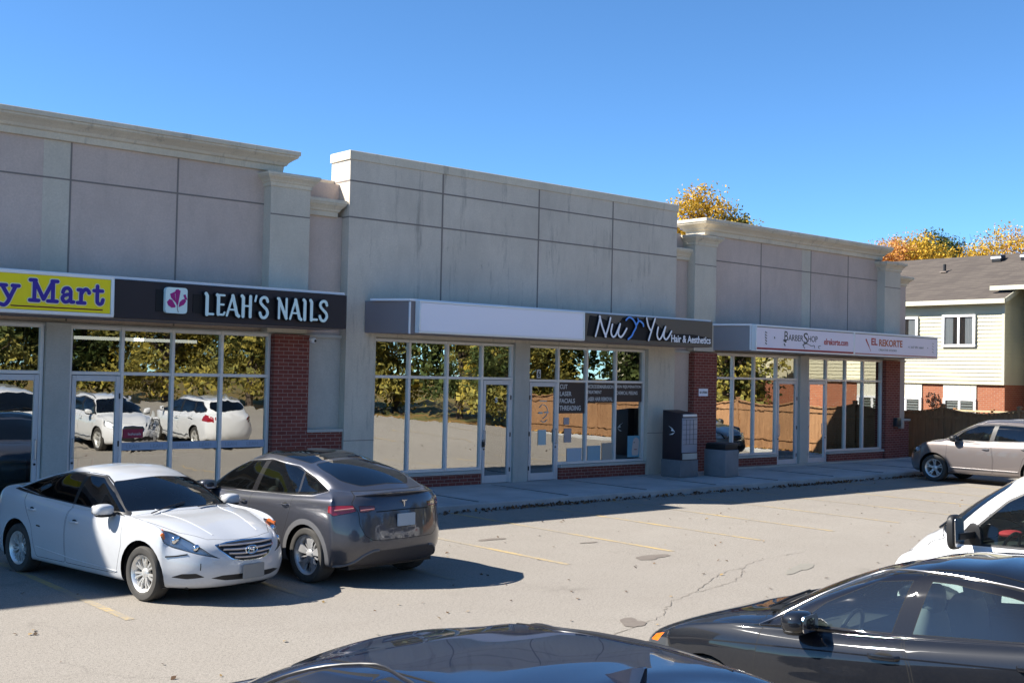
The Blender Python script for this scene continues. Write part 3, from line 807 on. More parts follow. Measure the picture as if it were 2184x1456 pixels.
# ---------------------------------------------------------------- grey fastback crossover (seen from behind)
def grey_crossover():
    paint = m_paint('grey_car_paint', (.060, .062, .076), metal=.55, rough=.33, dirt=.10)
    clad = mat('grey_cladding', (.10, .10, .105), .5)
    P = dict(wh=.955, zb=.22, zbr=.28, xf=2.32, xr=-2.36, cf=.46, cr=.36, xfw=1.445, xrw=-1.445, wf=.90, wrr=.93, nz=.50, rz=.58,
             sh=(.66, .72, .88, .93, 1.00, 1.02, .95), up=(.80, .88, 1.00, 1.03, 1.09, 1.13, 1.15), f4=.05, f5=.18, r4=.06, r5=.13,
             wb=.84, bA=1.04, bA2=1.04, bC=1.18, bC2=1.23, xA=1.00, xC=-1.75, xcw=1.30, zcw=1.04, xgb=-2.06, zgb=1.20, wA=.80, wC=.72,
             xwt=.42, xgt=-1.10, roof=[(.42, 1.50), (.2, 1.575), (-.1, 1.62), (-.45, 1.625), (-.8, 1.595), (-1.10, 1.54), (-1.4, 1.46)], wr=(.57, .62, .56), hb=.04, db=.01, gb=.03, ed=.085, rgz=.035, rgb=.03)
    sh = new_shell(P, paint)
    root = empty('crossover', 'dark grey fastback crossover with black glass roof, tail towards the viewer', 'car')
    gt = m_carglass('crossover_side_glass', (.38, .44, .42), .02); gd = m_carglass('crossover_dark_glass', (.05, .06, .07), .05)
    for x in (1.445, -1.445): sh.feat('arch_trim#%g' % x, 'side', circle(x, .36, .465, 32), clad)
    for x in (1.445, -1.445): sh.feat('arch', 'side', circle(x, .36, .395, 32), M['gap'], hole=True)
    sh.feat('front_door', 'side', rpoly([(1.02, 1.00), (1.02, .62), (.96, .34), (-.22, .34), (-.24, .62), (-.15, 1.05), (-.235, 1.518), (.25, 1.468), (.69, 1.305)], .04), paint, rim=.006, rimmat=M['gap'])
    sh.feat('rear_door', 'side', rpoly([(-.235, .34), (-.255, .62), (-.165, 1.05), (-.25, 1.518), (-.6, 1.50), (-1.0, 1.44), (-1.13, 1.10), (-1.12, .92), (-1.04, .70), (-.96, .50), (-.94, .34)], .04), paint, rim=.006, rimmat=M['gap'])
    sh.feat('window_surround', 'side', rpoly([(1.08, 1.02), (.68, 1.30), (.25, 1.46), (-.3, 1.515), (-.9, 1.46), (-1.35, 1.34), (-1.74, 1.185), (-1.5, 1.115), (-1.1, 1.09), (0, 1.055)], .03), M['gloss_black'], rim=.010, rimmat=M['satin'])
    sh.feat('front_window', 'side', rpoly([(.98, 1.055), (.66, 1.275), (.25, 1.43), (-.19, 1.478), (-.10, 1.078)], .02), gt)
    sh.feat('rear_window', 'side', rpoly([(-.215, 1.085), (-.295, 1.485), (-.40, 1.488), (-.88, 1.435), (-1.06, 1.385), (-1.13, 1.12)], .02), gt)
    sh.feat('quarter_window', 'side', rpoly([(-1.165, 1.125), (-1.10, 1.37), (-1.33, 1.315), (-1.68, 1.185), (-1.5, 1.14)], .02), gt)
    sh.feat('windshield', 'par', rpoly([(-.2, 8.12), (2.72, 8.14), (2.80, 8.4), (2.78, 9.75), (2.5, 9.9), (-.2, 9.93)], .12), gd, center=True)
    sh.feat('glass_roof', 'top', rpoly([(.36, -.6), (.36, .50), (.2, .56), (-.6, .60), (-1.03, .54), (-1.03, -.6)], .05), gd, center=True, rim=.012, rimmat=M['gap'])
    sh.feat('rear_glass', 'par', rpoly([(16.2, 8.35), (14.6, 8.25), (13.75, 8.6), (13.45, 9.3), (13.55, 9.88), (13.8, 9.95), (16.2, 9.97)], .15), gd, center=True, rim=.012, rimmat=M['gap'])
    sh.feat('hood', 'top', [(2.05, -.1), (2.04, .30), (1.95, .55), (1.6, .72), (1.08, .80), (1.16, .66), (1.25, .40), (1.32, -.1)], paint, center=True, rim=.006, rimmat=M['gap'])
    # tail
    sh.feat('liftgate', 'rear', rpoly([(-.1, .60), (.50, .60), (.60, .66), (.66, .80), (.66, .96), (.72, 1.06), (.66, 1.14), (.60, 1.20), (-.1, 1.21)], .03), paint, center=True, rim=.007, rimmat=M['gap'], xmin=1.7)
    sh.feat('tail_light', 'rear', rpoly([(.675, .965), (.90, .90), (.955, .985), (.955, 1.03), (.70, 1.045)], .015), M['lens_red'], rim=.006, rimmat=M['gap'], xmin=1.4)
    sh.feat('reversing_light', 'rear', rpoly([(.45, .985), (.60, .945), (.645, .955), (.645, 1.035), (.45, 1.035)], .012), mat('dark_lens', (.10, .02, .02), .12, coat=1), rim=.005, rimmat=M['gap'], xmin=1.6)
    sh.feat('lower_bumper', 'rear', rpoly([(-.1, .15), (.80, .15), (.78, .30), (.66, .36), (.55, .47), (-.1, .48)], .04), mat('black_bumper', (.035, .032, .034), .55), center=True, xmin=1.7)
    sh.feat('headlight', 'front', rpoly([(.52, .68), (.62, .74), (.86, .86), (.88, .80), (.80, .70), (.62, .65)], .02), M['lamp_house'], rim=.006, rimmat=M['gap'], xmin=1.3)
    made = sh.build(root, paint)
    tr = MB()
    xe = sh.hit('rear', 0, 1.12)[0].x; q = [Vector((xe-.012+.20*(y/.62)**2, y, 1.185-.035*(y/.62)**2)) for y in np.linspace(-.62, .62, 15)]
    tr.tube(q, [(.012+.010*(1-(i/7-1)**2), .030) for i in range(15)], 10)
    tr.build('spoiler_lip', paint, made['liftgate'][0], smooth=True)
    for sg in (1, -1):
        q = MB(); sh.line(q, 'rear', [(sg*.46, .99), (sg*.63, .975)], .011, .004, 3); sh.line(q, 'rear', [(sg*.70, 1.0), (sg*.88, .97)], .012, .004, 3)
        q.build('lamp_strip', mat('pale_lamp_strip', (.28, .12, .12), .3) if sg > 0 else bpy.data.materials['pale_lamp_strip'], made['tail_light'][0 if sg > 0 else 1], smooth=True)
        q = MB(); cv = bez([sh.hit('rear', sg*a, b)[0] for a, b in ((.84, .262), (.76, .275), (.68, .33), (.60, .41), (.50, .465), (.42, .475))], 5); q.tube(cv, [(.018, .018)]*len(cv), 8)
        q.build('bumper_trim', clad, root, smooth=True)
    em = MB(); p, n = sh.hit('rear', 0, 1.05); x = p.x-.012
    em.prism([(-.045, 1.085), (.045, 1.085), (.042, 1.070), (.014, 1.072), (.004, 1.0), (-.004, 1.0), (-.014, 1.072), (-.042, 1.070)], x, x-.012, 'x')
    em.build('emblem', M['chrome'], root)
    plate(root, sh, 'rear', .84, M['plate2'], .30, .16, .012)
    ln = MB(); sh.line(ln, 'rear', [(-.44, .955), (0, .965), (.44, .955)], .007, -.001, 6); ln.build('liftgate_crease', M['gap'], made['liftgate'][0])
    handle(root, sh, -.05, .93, paint, L=.16, parent=made['front_door'], h=.010); handle(root, sh, -1.0, .97, paint, L=.16, parent=made['rear_door'], h=.010)
    mirrors(root, sh, .82, 1.06, paint, size=(.09, .12, .07))
    common(root, sh, P, .36, .255, 'blade5', M['alloy'], .395, yoff=.0, rimR=.25)
    interior(root, P, M['seat'])
    return root
# ---------------------------------------------------------------- tall suv (front three quarter / side)
def suv(paint, label, name='suv', tint=(.42, .50, .48)):
    P = dict(wh=.90, zb=.24, zbr=.30, xf=2.27, xr=-2.34, cf=.46, cr=.32, xfw=1.345, xrw=-1.345, wf=.90, wrr=.94, nz=.55, rz=.62,
             sh=(.72, .80, .95, .96, .99, 1.0, .98), up=(.84, .93, 1.04, 1.04, 1.07, 1.10, 1.10), f4=.06, f5=.20, r4=.04, r5=.09,
             wb=.81, bA=1.08, bA2=1.085, bC=1.17, bC2=1.20, xA=.98, xC=-1.85, xcw=1.24, zcw=1.13, xgb=-2.16, zgb=1.18, wA=.78, wC=.72,
             xwt=.42, xgt=-1.72, roof=[(.42, 1.575), (.2, 1.63), (-.2, 1.66), (-.7, 1.665), (-1.2, 1.645), (-1.72, 1.60), (-2.0, 1.57)], wr=(.58, .63, .58), hb=.035, db=.0, gb=.03, ed=.08)
    sh = new_shell(P, paint, 3)
    root = empty(name, label, 'car')
    gt = bpy.data.materials.get('suv_glass') or m_carglass('suv_glass', tint, .02); gd = bpy.data.materials.get('suv_dark_glass') or m_carglass('suv_dark_glass', (.12, .14, .16), .03)
    for x in (1.345, -1.345): sh.feat('arch', 'side', circle(x, .35, .41, 28), M['gap'], hole=True)
    sh.feat('front_door', 'side', rpoly([(.98, 1.06), (1.0, .66), (.92, .30), (-.22, .30), (-.24, .66), (-.16, 1.08), (-.25, 1.56), (.25, 1.535), (.66, 1.33)], .04), paint, rim=.006, rimmat=M['gap'])
    sh.feat('rear_door', 'side', rpoly([(-.235, .30), (-.255, .66), (-.175, 1.08), (-.265, 1.56), (-1.1, 1.545), (-1.2, 1.15), (-1.15, .90), (-1.0, .72), (-.92, .45), (-.9, .30)], .04), paint, rim=.006, rimmat=M['gap'])
    sh.feat('window_surround', 'side', rpoly([(1.02, 1.08), (.60, 1.36), (.26, 1.51), (-.3, 1.555), (-1.1, 1.53), (-1.6, 1.44), (-1.85, 1.26), (-1.5, 1.18), (-.9, 1.14), (0, 1.10)], .03), M['black'])
    sh.feat('front_window', 'side', rpoly([(.86, 1.115), (.58, 1.34), (.24, 1.485), (-.20, 1.52), (-.11, 1.125)], .02), gt)
    sh.feat('rear_window', 'side', rpoly([(-.23, 1.135), (-.315, 1.525), (-.5, 1.53), (-1.08, 1.505), (-1.16, 1.18), (-.9, 1.16)], .02), gd)
    sh.feat('quarter_window', 'side', rpoly([(-1.24, 1.20), (-1.17, 1.49), (-1.56, 1.415), (-1.77, 1.27), (-1.5, 1.21)], .02), gd)
    sh.feat('windshield', 'par', rpoly([(-.2, 8.12), (2.72, 8.14), (2.80, 8.4), (2.78, 9.75), (2.5, 9.9), (-.2, 9.93)], .12), gt, center=True, rim=.012, rimmat=M['black'])
    sh.feat('rear_glass', 'par', rpoly([(16.2, 8.35), (14.0, 8.35), (13.5, 8.8), (13.6, 9.6), (16.2, 9.7)], .12), gd, center=True, rim=.012, rimmat=M['black'])
    sh.feat('hood', 'top', [(2.06, -.1), (2.04, .30), (1.93, .52), (1.55, .70), (1.06, .77), (1.12, .66), (1.2, .40), (1.26, -.1)], paint, center=True, rim=.006, rimmat=M['gap'])
    sh.feat('grille', 'front', rpoly([(-.1, .82), (.30, .80), (.36, .72), (.26, .64), (-.1, .62)], .02), M['black'], center=True, rim=.015, rimmat=M['chrome'], xmin=1.6)
    sh.feat('headlight', 'front', rpoly([(.44, .70), (.46, .84), (.66, .92), (.80, .98), (.84, .90), (.80, .76), (.66, .70)], .02), M['lens_clear'], rim=.006, rimmat=M['gap'], xmin=1.3)
    sh.feat('lower_intake', 'front', rpoly([(-.1, .48), (.55, .48), (.60, .36), (-.1, .34)], .02), M['black'], center=True, xmin=1.6)
    sh.feat('tail_light', 'rear', rpoly([(.60, .90), (.60, 1.08), (.84, 1.14), (.88, 1.05), (.88, .92)], .02), M['lens_red'], xmin=1.6)
    made = sh.build(root, paint)
    for sg in (1, -1):
        bk = MB(); vs = []
        for (yy, zz) in ((.44, .70), (.46, .84), (.66, .92), (.80, .98), (.84, .90), (.80, .76), (.66, .70)):
            p, n = sh.hit('front', yy, zz); vs.append((p.x-.08, sg*(p.y-.01), p.z))
        bk.add(vs, [tuple(range(7))]); p, n = sh.hit('front', .6, .8); bk.blob((p.x-.07, sg*.6, .80), (.05, .06, .06), 12, 8)
        bk.build('lamp_housing', M['lamp_house'], made['headlight'][0 if sg > 0 else 1], smooth=True)
        t = MB(); sh.line(t, 'side', [(.90, .40), (.3, .40), (-.3, .40), (-.88, .40)], .016, .006, 4, side=sg); t.build('sill_strip', M['satin'], root, smooth=True)
        rk = MB(); q = []
        for x in np.linspace(.30, -1.65, 9):
            p, n = sh.hit('top', x, .56); q.append(Vector((x, sg*p.y, p.z+(.045 if -1.6 < x < .25 else .01))))
        rk.tube(q, [(.018, .016)]*9, 6); rk.build('roof_rail', M['satin'], root, smooth=True)
    plate(root, sh, 'front', .55, M['plate'], .31, .16, .02)
    handle(root, sh, -.05, .92, M['satin'] if name == 'suv' else paint, parent=made['front_door']); handle(root, sh, -1.05, .97, M['satin'] if name == 'suv' else paint, parent=made['rear_door'])
    mirrors(root, sh, .78, 1.12, M['black'] if name == 'suv' else paint, size=(.09, .12, .09))
    common(root, sh, P, .35, .225, 'y5', M['alloy_light'], .41, rimR=.235)
    interior(root, P, M['seat_grey'])
    return root
# ---------------------------------------------------------------- black sedans in the near row
def black_sedan(paint, label, full=True):
    P = dict(wh=.925, zb=.18, zbr=.24, xf=2.36, xr=-2.50, cf=.50, cr=.40, xfw=1.41, xrw=-1.41, wf=.89, wrr=.91, nz=.44, rz=.60,
             sh=(.62, .68, .80, .84, .90, .92, .86), up=(.72, .80, .91, .935, 1.00, 1.05, 1.06), f4=.04, f5=.17, r4=.03, r5=.08,
             wb=.81, bA=.955, bA2=.96, bC=1.05, bC2=1.10, xA=.86, xC=-1.70, xcw=1.12, zcw=1.0, xgb=-1.88, zgb=1.10, wA=.78, wC=.70,
             xwt=.26, xgt=-1.10, roof=[(.26, 1.345), (.05, 1.40), (-.25, 1.44), (-.6, 1.445), (-.9, 1.41), (-1.10, 1.365), (-1.35, 1.29)], wr=(.57, .61, .55), hb=.045, db=.02, gb=.03)
    if not full: P.update(roof=[(.46, 1.345), (.2, 1.378), (-.2, 1.393), (-.65, 1.393), (-1.0, 1.378), (-1.25, 1.345), (-1.4, 1.30)], xwt=.46, xgt=-1.25, wr=(.64, .68, .62), ed=.045, xcw=1.22, xA=.98)
    sh = new_shell(P, paint, 5 if full else 4)
    root = empty('sedan', label, 'car')
    gt = bpy.data.materials.get('sedan_side_glass') or m_carglass('sedan_side_glass', (.72, .84, .80), .05, .03)
    for x in (1.41, -1.41): sh.feat('arch', 'side', circle(x, .335, .362), M['gap'], hole=True)
    sh.feat('front_door', 'side', rpoly([(.93, .93), (.98, .64), (.90, .26), (-.22, .26), (-.24, .60), (-.20, .80), (-.125, .96), (-.215, 1.372), (.12, 1.345), (.50, 1.195)], .03), paint, rim=.006, rimmat=M['gap'])
    sh.feat('rear_door', 'side', rpoly([(-.235, .26), (-.255, .60), (-.215, .80), (-.14, .96), (-.23, 1.372), (-.6, 1.36), (-.98, 1.285), (-1.30, 1.17), (-1.31, 1.03), (-1.17, .86), (-1.02, .66), (-.96, .40), (-.90, .26)], .03), paint, rim=.006, rimmat=M['gap'])
    trim = M['satin'] if full else mat('dark_window_trim', (.02, .02, .022), .3)
    sh.feat('window_surround', 'side', rpoly([(.95, .935), (.50, 1.185), (.12, 1.335), (-.30, 1.362), (-.82, 1.31), (-1.25, 1.20), (-1.60, 1.07), (-1.0, .99), (0, .95)], .02), M['gloss_black'])
    sh.feat('front_window', 'side', rpoly([(.64, .972), (.62, 1.02), (.47, 1.135), (.12, 1.295), (-.155, 1.325), (-.055, .978)], .012), gt, rim=.004, rimmat=M['gap'])
    sh.feat('vent_window', 'side', rpoly([(.82, .965), (.66, 1.06), (.67, .968)], .01), M['gloss_black'])
    sh.feat('rear_window', 'side', rpoly([(-.195, .985), (-.285, 1.328), (-.45, 1.322), (-.81, 1.27), (-1.08, 1.205), (-1.12, 1.015)], .012), gt, rim=.004, rimmat=M['gap'])
    sh.feat('quarter_window', 'side', rpoly([(-1.17, 1.02), (-1.13, 1.185), (-1.26, 1.145), (-1.48, 1.06)], .012), gt)
    sh.feat('windshield', 'par', rpoly([(-.2, 8.12), (2.72, 8.14), (2.80, 8.4), (2.78, 9.75), (2.5, 9.9), (-.2, 9.93)], .12), gt, center=True, rim=.012, rimmat=M['black'])
    sh.feat('rear_glass', 'par', rpoly([(16.2, 8.12), (13.5, 8.14), (13.3, 8.5), (13.4, 9.7), (13.7, 9.86), (16.2, 9.9)], .12), gt, center=True, rim=.02, rimmat=M['black'])
    sh.feat('hood', 'top', [(2.16, -.1), (2.15, .30), (2.08, .55), (1.86, .70), (1.45, .765), (1.02, .74), (.98, .70), (1.07, .40), (1.15, -.1)], paint, center=True, rim=.007, rimmat=M['gap'])
    sh.feat('headlight', 'front', rpoly([(.45, .60), (.50, .67), (.70, .735), (.87, .77), (.89, .70), (.70, .63)], .015), M['lamp_dark'], rim=.006, rimmat=M['gap'], xmin=1.3)
    sh.feat('side_marker', 'side', rpoly([(2.10, .685), (2.05, .735), (1.93, .765), (1.97, .70)], .008), M['lens_amber'])
    sh.feat('grille', 'front', rpoly([(-.1, .66), (.30, .66), (.40, .58), (.28, .36), (-.1, .33)], .02), M['black'], center=True, rim=.015, rimmat=M['chrome'], xmin=1.6)
    sh.feat('tail_light', 'rear', rpoly([(.50, .90), (.50, 1.0), (.84, 1.0), (.88, .93), (.86, .86)], .02), M['lens_red'], xmin=1.6)
    made = sh.build(root, paint)
    for sg in (1, -1):
        wt_ = MB(); q = [sh.hit('side', a, b) for a, b in bez([(.95, .945), (.50, 1.197), (.12, 1.347), (-.30, 1.374), (-.82, 1.322), (-1.25, 1.212), (-1.62, 1.078)], 6)]
        q = [Vector((p.x, sg*(p.y+.001), p.z)) for p, n_ in q]; wt_.tube(q, [(.011, .006)]*len(q), 8); wt_.build('window_trim', trim, root, smooth=True)
        cr = MB(); sh.line(cr, 'side', [(1.85, .76), (1.5, .80), (.9, .815), (0, .835), (-1.0, .86), (-1.9, .90)], .010, -.0075, 8, side=sg)
        cr.build('shoulder_crease', paint, root, smooth=True)
    handle(root, sh, -.03, .835, paint if full else M['black'], L=.22, parent=made['front_door'], h=.018); handle(root, sh, -1.02, .87, paint, L=.22, parent=made['rear_door'], h=.018)
    mirrors(root, sh, .60, .985, paint, size=(.105, .13, .082))
    if full:
        cl = MB(); pts = []
        for y in np.linspace(-.62, .62, 9):
            p, n = sh.hit('top', 1.10-.16*(y/.62)**2, y); pts.append(p+Vector((0, 0, .012)))
        cl.tube(pts, [(.010, .05)]*9, 8); cl.build('cowl_grille', M['gap'], root)
        wp = MB()
        for y0, y1 in ((.55, .02), (-.02, -.55)):
            p0, _ = sh.hit('top', 1.03, y0); p1, _ = sh.hit('top', .98, y1); wp.tube([p0+Vector((0, 0, .03)), (p0+p1)/2+Vector((0, 0, .04)), p1+Vector((0, 0, .03))], .010, 6)
        wp.build('wiper', M['black'], root)
    for sg in (1, -1):
        rl = MB(); q = []
        for x in np.linspace(.18, -1.05, 9):
            p, n = sh.hit('top', x, sg*.545); q.append(p+Vector((0, 0, .001)))
        rl.tube(q, [(.003, .006)]*9, 6)
        rl.build('roof_channel', M['gap'], root)
    fin = MB(); fx = -1.0 if full else -.94; p, n = sh.hit('top', fx, 0)
    z0 = p.z-.012; sec = []
    for (x, w, h) in ((.12, .004, .004), (.08, .022, .015), (.03, .030, .034), (-.02, .033, .052), (-.06, .031, .066), (-.075, .027, .064), (-.085, .020, .0)):
        sec.append([(fx+x, -w, z0), (fx+x-(.02 if x < -.05 else 0)*(h/.07), -w*.28, z0+.012+h), (fx+x-(.02 if x < -.05 else 0)*(h/.07), w*.28, z0+.012+h), (fx+x, w, z0)])
    vs = [q for r in sec for q in r]; n_ = len(sec)
    fin.add(vs, [(i*4+j, i*4+j+1, i*4+5+j, i*4+4+j) for i in range(n_-1) for j in range(3)]+[(0, 3, 2, 1), (4*n_-4, 4*n_-3, 4*n_-2, 4*n_-1)])
    fin.build('antenna_fin', paint, root, smooth=True)
    common(root, sh, P, .335, .225, 'blade5', M['alloy'], .362)
    interior(root, P, M['seat_grey'])
    return root
# ---------------------------------------------------------------- white cargo van
def cargo_van():
    paint = m_paint('white_van_paint', (.56, .56, .56), rough=.3, dirt=.1)
    P = dict(wh=.915, zb=.24, zbr=.30, xf=2.42, xr=-2.30, cf=.44, cr=.20, xfw=1.555, xrw=-1.555, wf=.88, wrr=.97, nz=.55, rz=.7,
             sh=(.80, .90, 1.0, 1.02, 1.05, 1.05, 1.05), up=(.92, 1.0, 1.10, 1.10, 1.15, 1.2, 1.2), f4=.06, f5=.20, r4=.02, r5=.04,
             wb=.85, bA=1.14, bA2=1.13, bC=1.22, bC2=1.25, xA=1.52, xC=-2.05, xcw=1.86, zcw=1.22, xgb=-2.2, zgb=1.25, wA=.82, wC=.84,
             xwt=1.02, xgt=-2.12, roof=[(1.02, 1.78), (.8, 1.83), (.3, 1.88), (-.8, 1.89), (-1.6, 1.88), (-2.12, 1.84), (-2.2, 1.82)], wr=(.66, .74, .74), hb=.03, db=.0, gb=.02, gt=.04, ed=.10)
    sh = new_shell(P, paint, 4)
    root = empty('cargo_van', 'white cargo van with black towing mirrors beside the black sedan', 'van')
    gt = m_carglass('van_glass', (.60, .72, .68), .02)
    for x in (1.555, -1.555): sh.feat('arch', 'side', circle(x, .34, .40), M['gap'], hole=True)
    sh.feat('front_door', 'side', rpoly([(1.30, 1.10), (1.12, .66), (1.06, .32), (.22, .32), (.20, .66), (.22, 1.1), (.27, 1.76), (.75, 1.76), (1.0, 1.62)], .04), paint, rim=.006, rimmat=M['gap'])
    sh.feat('front_window', 'side', rpoly([(1.42, 1.13), (1.30, 1.25), (.95, 1.56), (.72, 1.68), (.33, 1.69), (.30, 1.13)], .03), gt, rim=.022, rimmat=M['black'])
    sh.feat('windshield', 'par', rpoly([(-.2, 8.12), (2.72, 8.14), (2.80, 8.4), (2.78, 9.75), (2.5, 9.9), (-.2, 9.93)], .12), gt, center=True, rim=.012, rimmat=M['black'])
    sh.feat('hood', 'top', [(2.20, -.1), (2.19, .30), (2.08, .55), (1.85, .72), (1.56, .79), (1.60, .74), (1.74, .45), (1.84, -.1)], paint, center=True, rim=.008, rimmat=M['gap'])
    sh.feat('headlight', 'front', rpoly([(.50, .78), (.50, .92), (.66, 1.03), (.82, 1.07), (.84, .95), (.78, .82)], .02), M['lamp_house'], rim=.006, rimmat=M['gap'], xmin=1.3)
    sh.feat('grille', 'front', rpoly([(-.1, .88), (.42, .86), (.38, .76), (-.1, .74)], .02), M['black'], center=True, xmin=1.6)
    sh.feat('lower_intake', 'front', rpoly([(-.1, .58), (.60, .58), (.62, .36), (-.1, .34)], .02), M['black'], center=True, xmin=1.6)
    made = sh.build(root, paint)
    for sg in (1, -1):
        m = MB(); p, n = sh.hit('side', 1.28, 1.18); y = p.y
        m.prism(rpoly([(1.46, 1.12), (1.26, 1.34), (1.18, 1.30), (1.16, 1.10)], .02), sg*(y-.02), sg*(y+.025), 'y')
        m.box(1.22, 1.30, min(sg*y, sg*(y+.30)), max(sg*y, sg*(y+.30)), 1.20, 1.26)
        o = m.build('mirror_arm', M['black'], root, bevel=.01)
        hd = MB(); hd.blob((1.28, sg*(y+.29), 1.27), (.045, .10, .16), 16, 12, .55); mo = hd.build('mirror', M['black'], o, smooth=True)
        g = MB(); g.prism(rpoly([(sg*(y+.29)-.08, 1.14), (sg*(y+.29)+.08, 1.14), (sg*(y+.29)+.08, 1.40), (sg*(y+.29)-.08, 1.40)], .03), 1.28-.043, 1.28-.049, 'x')
        g.build('mirror_glass', M['chrome'], o)
    handle(root, sh, .36, 1.0, M['black'], parent=made['front_door'])
    wp = MB()
    for y0, y1 in ((.62, .05), (-.05, -.62)):
        p0, _ = sh.hit('top', 1.70, y0); p1, _ = sh.hit('top', 1.76, y1); wp.tube([p0+Vector((0, 0, .03)), (p0+p1)/2+Vector((.02, 0, .04)), p1+Vector((0, 0, .03))], .012, 6)
    wp.build('wiper', M['black'], root)
    common(root, sh, P, .34, .225, 'plain', M['alloy'], .40)
    interior(root, P, M['seat_grey'], xs=(.45,))
    gh = MB(); gh.tube([(1.02, .60, 1.50), (1.00, .60, 1.44), (.90, .60, 1.44), (.80, .60, 1.52), (.78, .60, 1.60), (.86, .60, 1.60)], .014, 8); gh.build('grab_handle', M['lamp_dark'], root, smooth=True)
    rd = MB(); rd.blob((1.30, .0, 1.17), (.10, .12, .035), 12, 8, .8); rd.build('red_cloth', mat('red_cloth', (.55, .03, .04), .8), root, smooth=True)
    return root
def place(root, X, Y, hdeg, s=1.0, z=0, pitch=0):
    h = R(hdeg); root.location = (X, Y, z); root.rotation_euler = (0, R(pitch), h+math.pi/2); root.scale = (s,)*3
    return root
# ================================================================ ground
GX0, GX1 = -60, 140
def m_asphalt():
    m = mat('asphalt', (.2, .2, .2), .92, spec=.25); t = NT(m); p = t.pos()
    big = t.noise(p, .12, 5, .6); mid = t.noise(p, 1.1, 6, .65); fine = t.noise(p, 38, 3, .75); grit = t.noise(p, 130, 2, .8)
    c = t.mix(t.ramp(big, [(.35, (0, 0, 0)), (.68, (1, 1, 1))]), (.236, .212, .182), (.275, .249, .213))
    c = t.mix(t.math('MULTIPLY', t.ramp(mid, [(.35, (0, 0, 0)), (.75, (1, 1, 1))]), .5), c, (.205, .180, .150))
    c = t.mix(t.ramp(t.noise(p, 16, 4, .85), [(.50, (0, 0, 0)), (.70, (.6, .6, .6))]), c, (.13, .118, .10)); c = t.mix(t.ramp(fine, [(.45, (0, 0, 0)), (.62, (.6, .6, .6))]), c, (.11, .10, .085))
    c = t.mix(t.ramp(grit, [(.52, (0, 0, 0)), (.66, (.9, .9, .9))]), c, (.50, .46, .40))
    # cracks
    vo = t.new('ShaderNodeTexVoronoi', feature='DISTANCE_TO_EDGE'); 
    wp = t.new('ShaderNodeVectorMath', operation='ADD'); nz = t.new('ShaderNodeTexNoise'); t.l.new(p, nz.inputs['Vector']); nz.inputs['Scale'].default_value = 1.2; nz.inputs['Detail'].default_value = 5
    t.l.new(p, wp.inputs[0]); t.l.new(nz.outputs['Color'], wp.inputs[1]); t.l.new(wp.outputs[0], vo.inputs['Vector']); vo.inputs['Scale'].default_value = .17
    crack = t.ramp(vo.outputs['Distance'], [(.0, (1, 1, 1)), (.003, (0, 0, 0))])
    cm = t.math('MULTIPLY', crack, t.ramp(t.noise(p, .35, 3), [(.47, (0, 0, 0)), (.6, (1, 1, 1))]))
    c = t.mix(t.math('MULTIPLY', cm, .2), c, (.07, .062, .055))
    # stains
    st = t.noise(t.mapping(p, loc=(7, 3, 0)), .55, 6, .75)
    c = t.mix(t.math('MULTIPLY', t.ramp(st, [(.60, (0, 0, 0)), (.72, (1, 1, 1))]), .35), c, (.11, .097, .082))
    t.color(c)
    h = t.math('ADD', t.math('MULTIPLY', fine, .6), t.math('MULTIPLY', grit, .4)); t.bump(h, .35, .006); return m
def m_line():
    m = mat('worn_yellow_paint', (.6, .4, .1), .85, spec=.2); t = NT(m); p = t.pos()
    n = t.noise(p, 14, 6, .8); b = t.noise(p, .8, 3, .6); k = t.math('ADD', t.math('MULTIPLY', n, .6), t.math('MULTIPLY', b, .5))
    t.color(t.mix(t.ramp(k, [(.43, (0, 0, 0)), (.58, (1, 1, 1))]), (.48, .34, .13), (.27, .238, .19))); return m
def m_concrete(name='pavement_concrete', c=(.52, .50, .48)):
    m = mat(name, c, .9, spec=.2); t = NT(m); p = t.pos()
    a = t.noise(p, .9, 6, .65); f = t.noise(p, 30, 4, .7)
    cc = t.mix(t.ramp(a, [(.3, (0, 0, 0)), (.7, (1, 1, 1))]), tuple(x*.72 for x in c), tuple(x*1.15 for x in c))
    t.color(t.mix(t.math('MULTIPLY', f, .45), cc, tuple(x*.45 for x in c))); t.bump(f, .25, .004); return m
def m_grass():
    m = mat('leafy_grass', (.08, .1, .04), .95, spec=.1); t = NT(m); p = t.pos()
    n = t.noise(p, .5, 5, .7); f = t.noise(p, 7, 5, .8)
    c = t.mix(t.ramp(f, [(.35, (0, 0, 0)), (.65, (1, 1, 1))]), (.05, .075, .025), (.11, .13, .045))
    t.color(t.mix(t.ramp(n, [(.4, (0, 0, 0)), (.6, (1, 1, 1))]), c, t.mix(f, (.28, .15, .05), (.16, .09, .035)))); t.bump(f, .6, .05); return m
g = MB(); g.add([(-600, -600, -.03), (900, -600, -.03), (900, 900, -.03), (-600, 900, -.03)], [(0, 1, 2, 3)])
tag(g.build('ground', m_grass()), kind='structure')
LOT_R, CURB_Y = 34.0, 17.32
LOTZ = lambda y: min(max((5.7-y)*.044, 0), .25)
g = MB(); nx, ny = 60, 88
vs = [( -60+(LOT_R+60)*i/nx, -34+(CURB_Y+34)*j/ny, LOTZ(-34+(CURB_Y+34)*j/ny)) for j in range(ny+1) for i in range(nx+1)]
g.add(vs, [(j*(nx+1)+i, j*(nx+1)+i+1, (j+1)*(nx+1)+i+1, (j+1)*(nx+1)+i) for j in range(ny) for i in range(nx)])
tag(g.build('parking_lot', m_asphalt()), kind='structure')
conc = m_concrete(); kerbm = m_concrete('kerb_concrete', (.46, .45, .43))
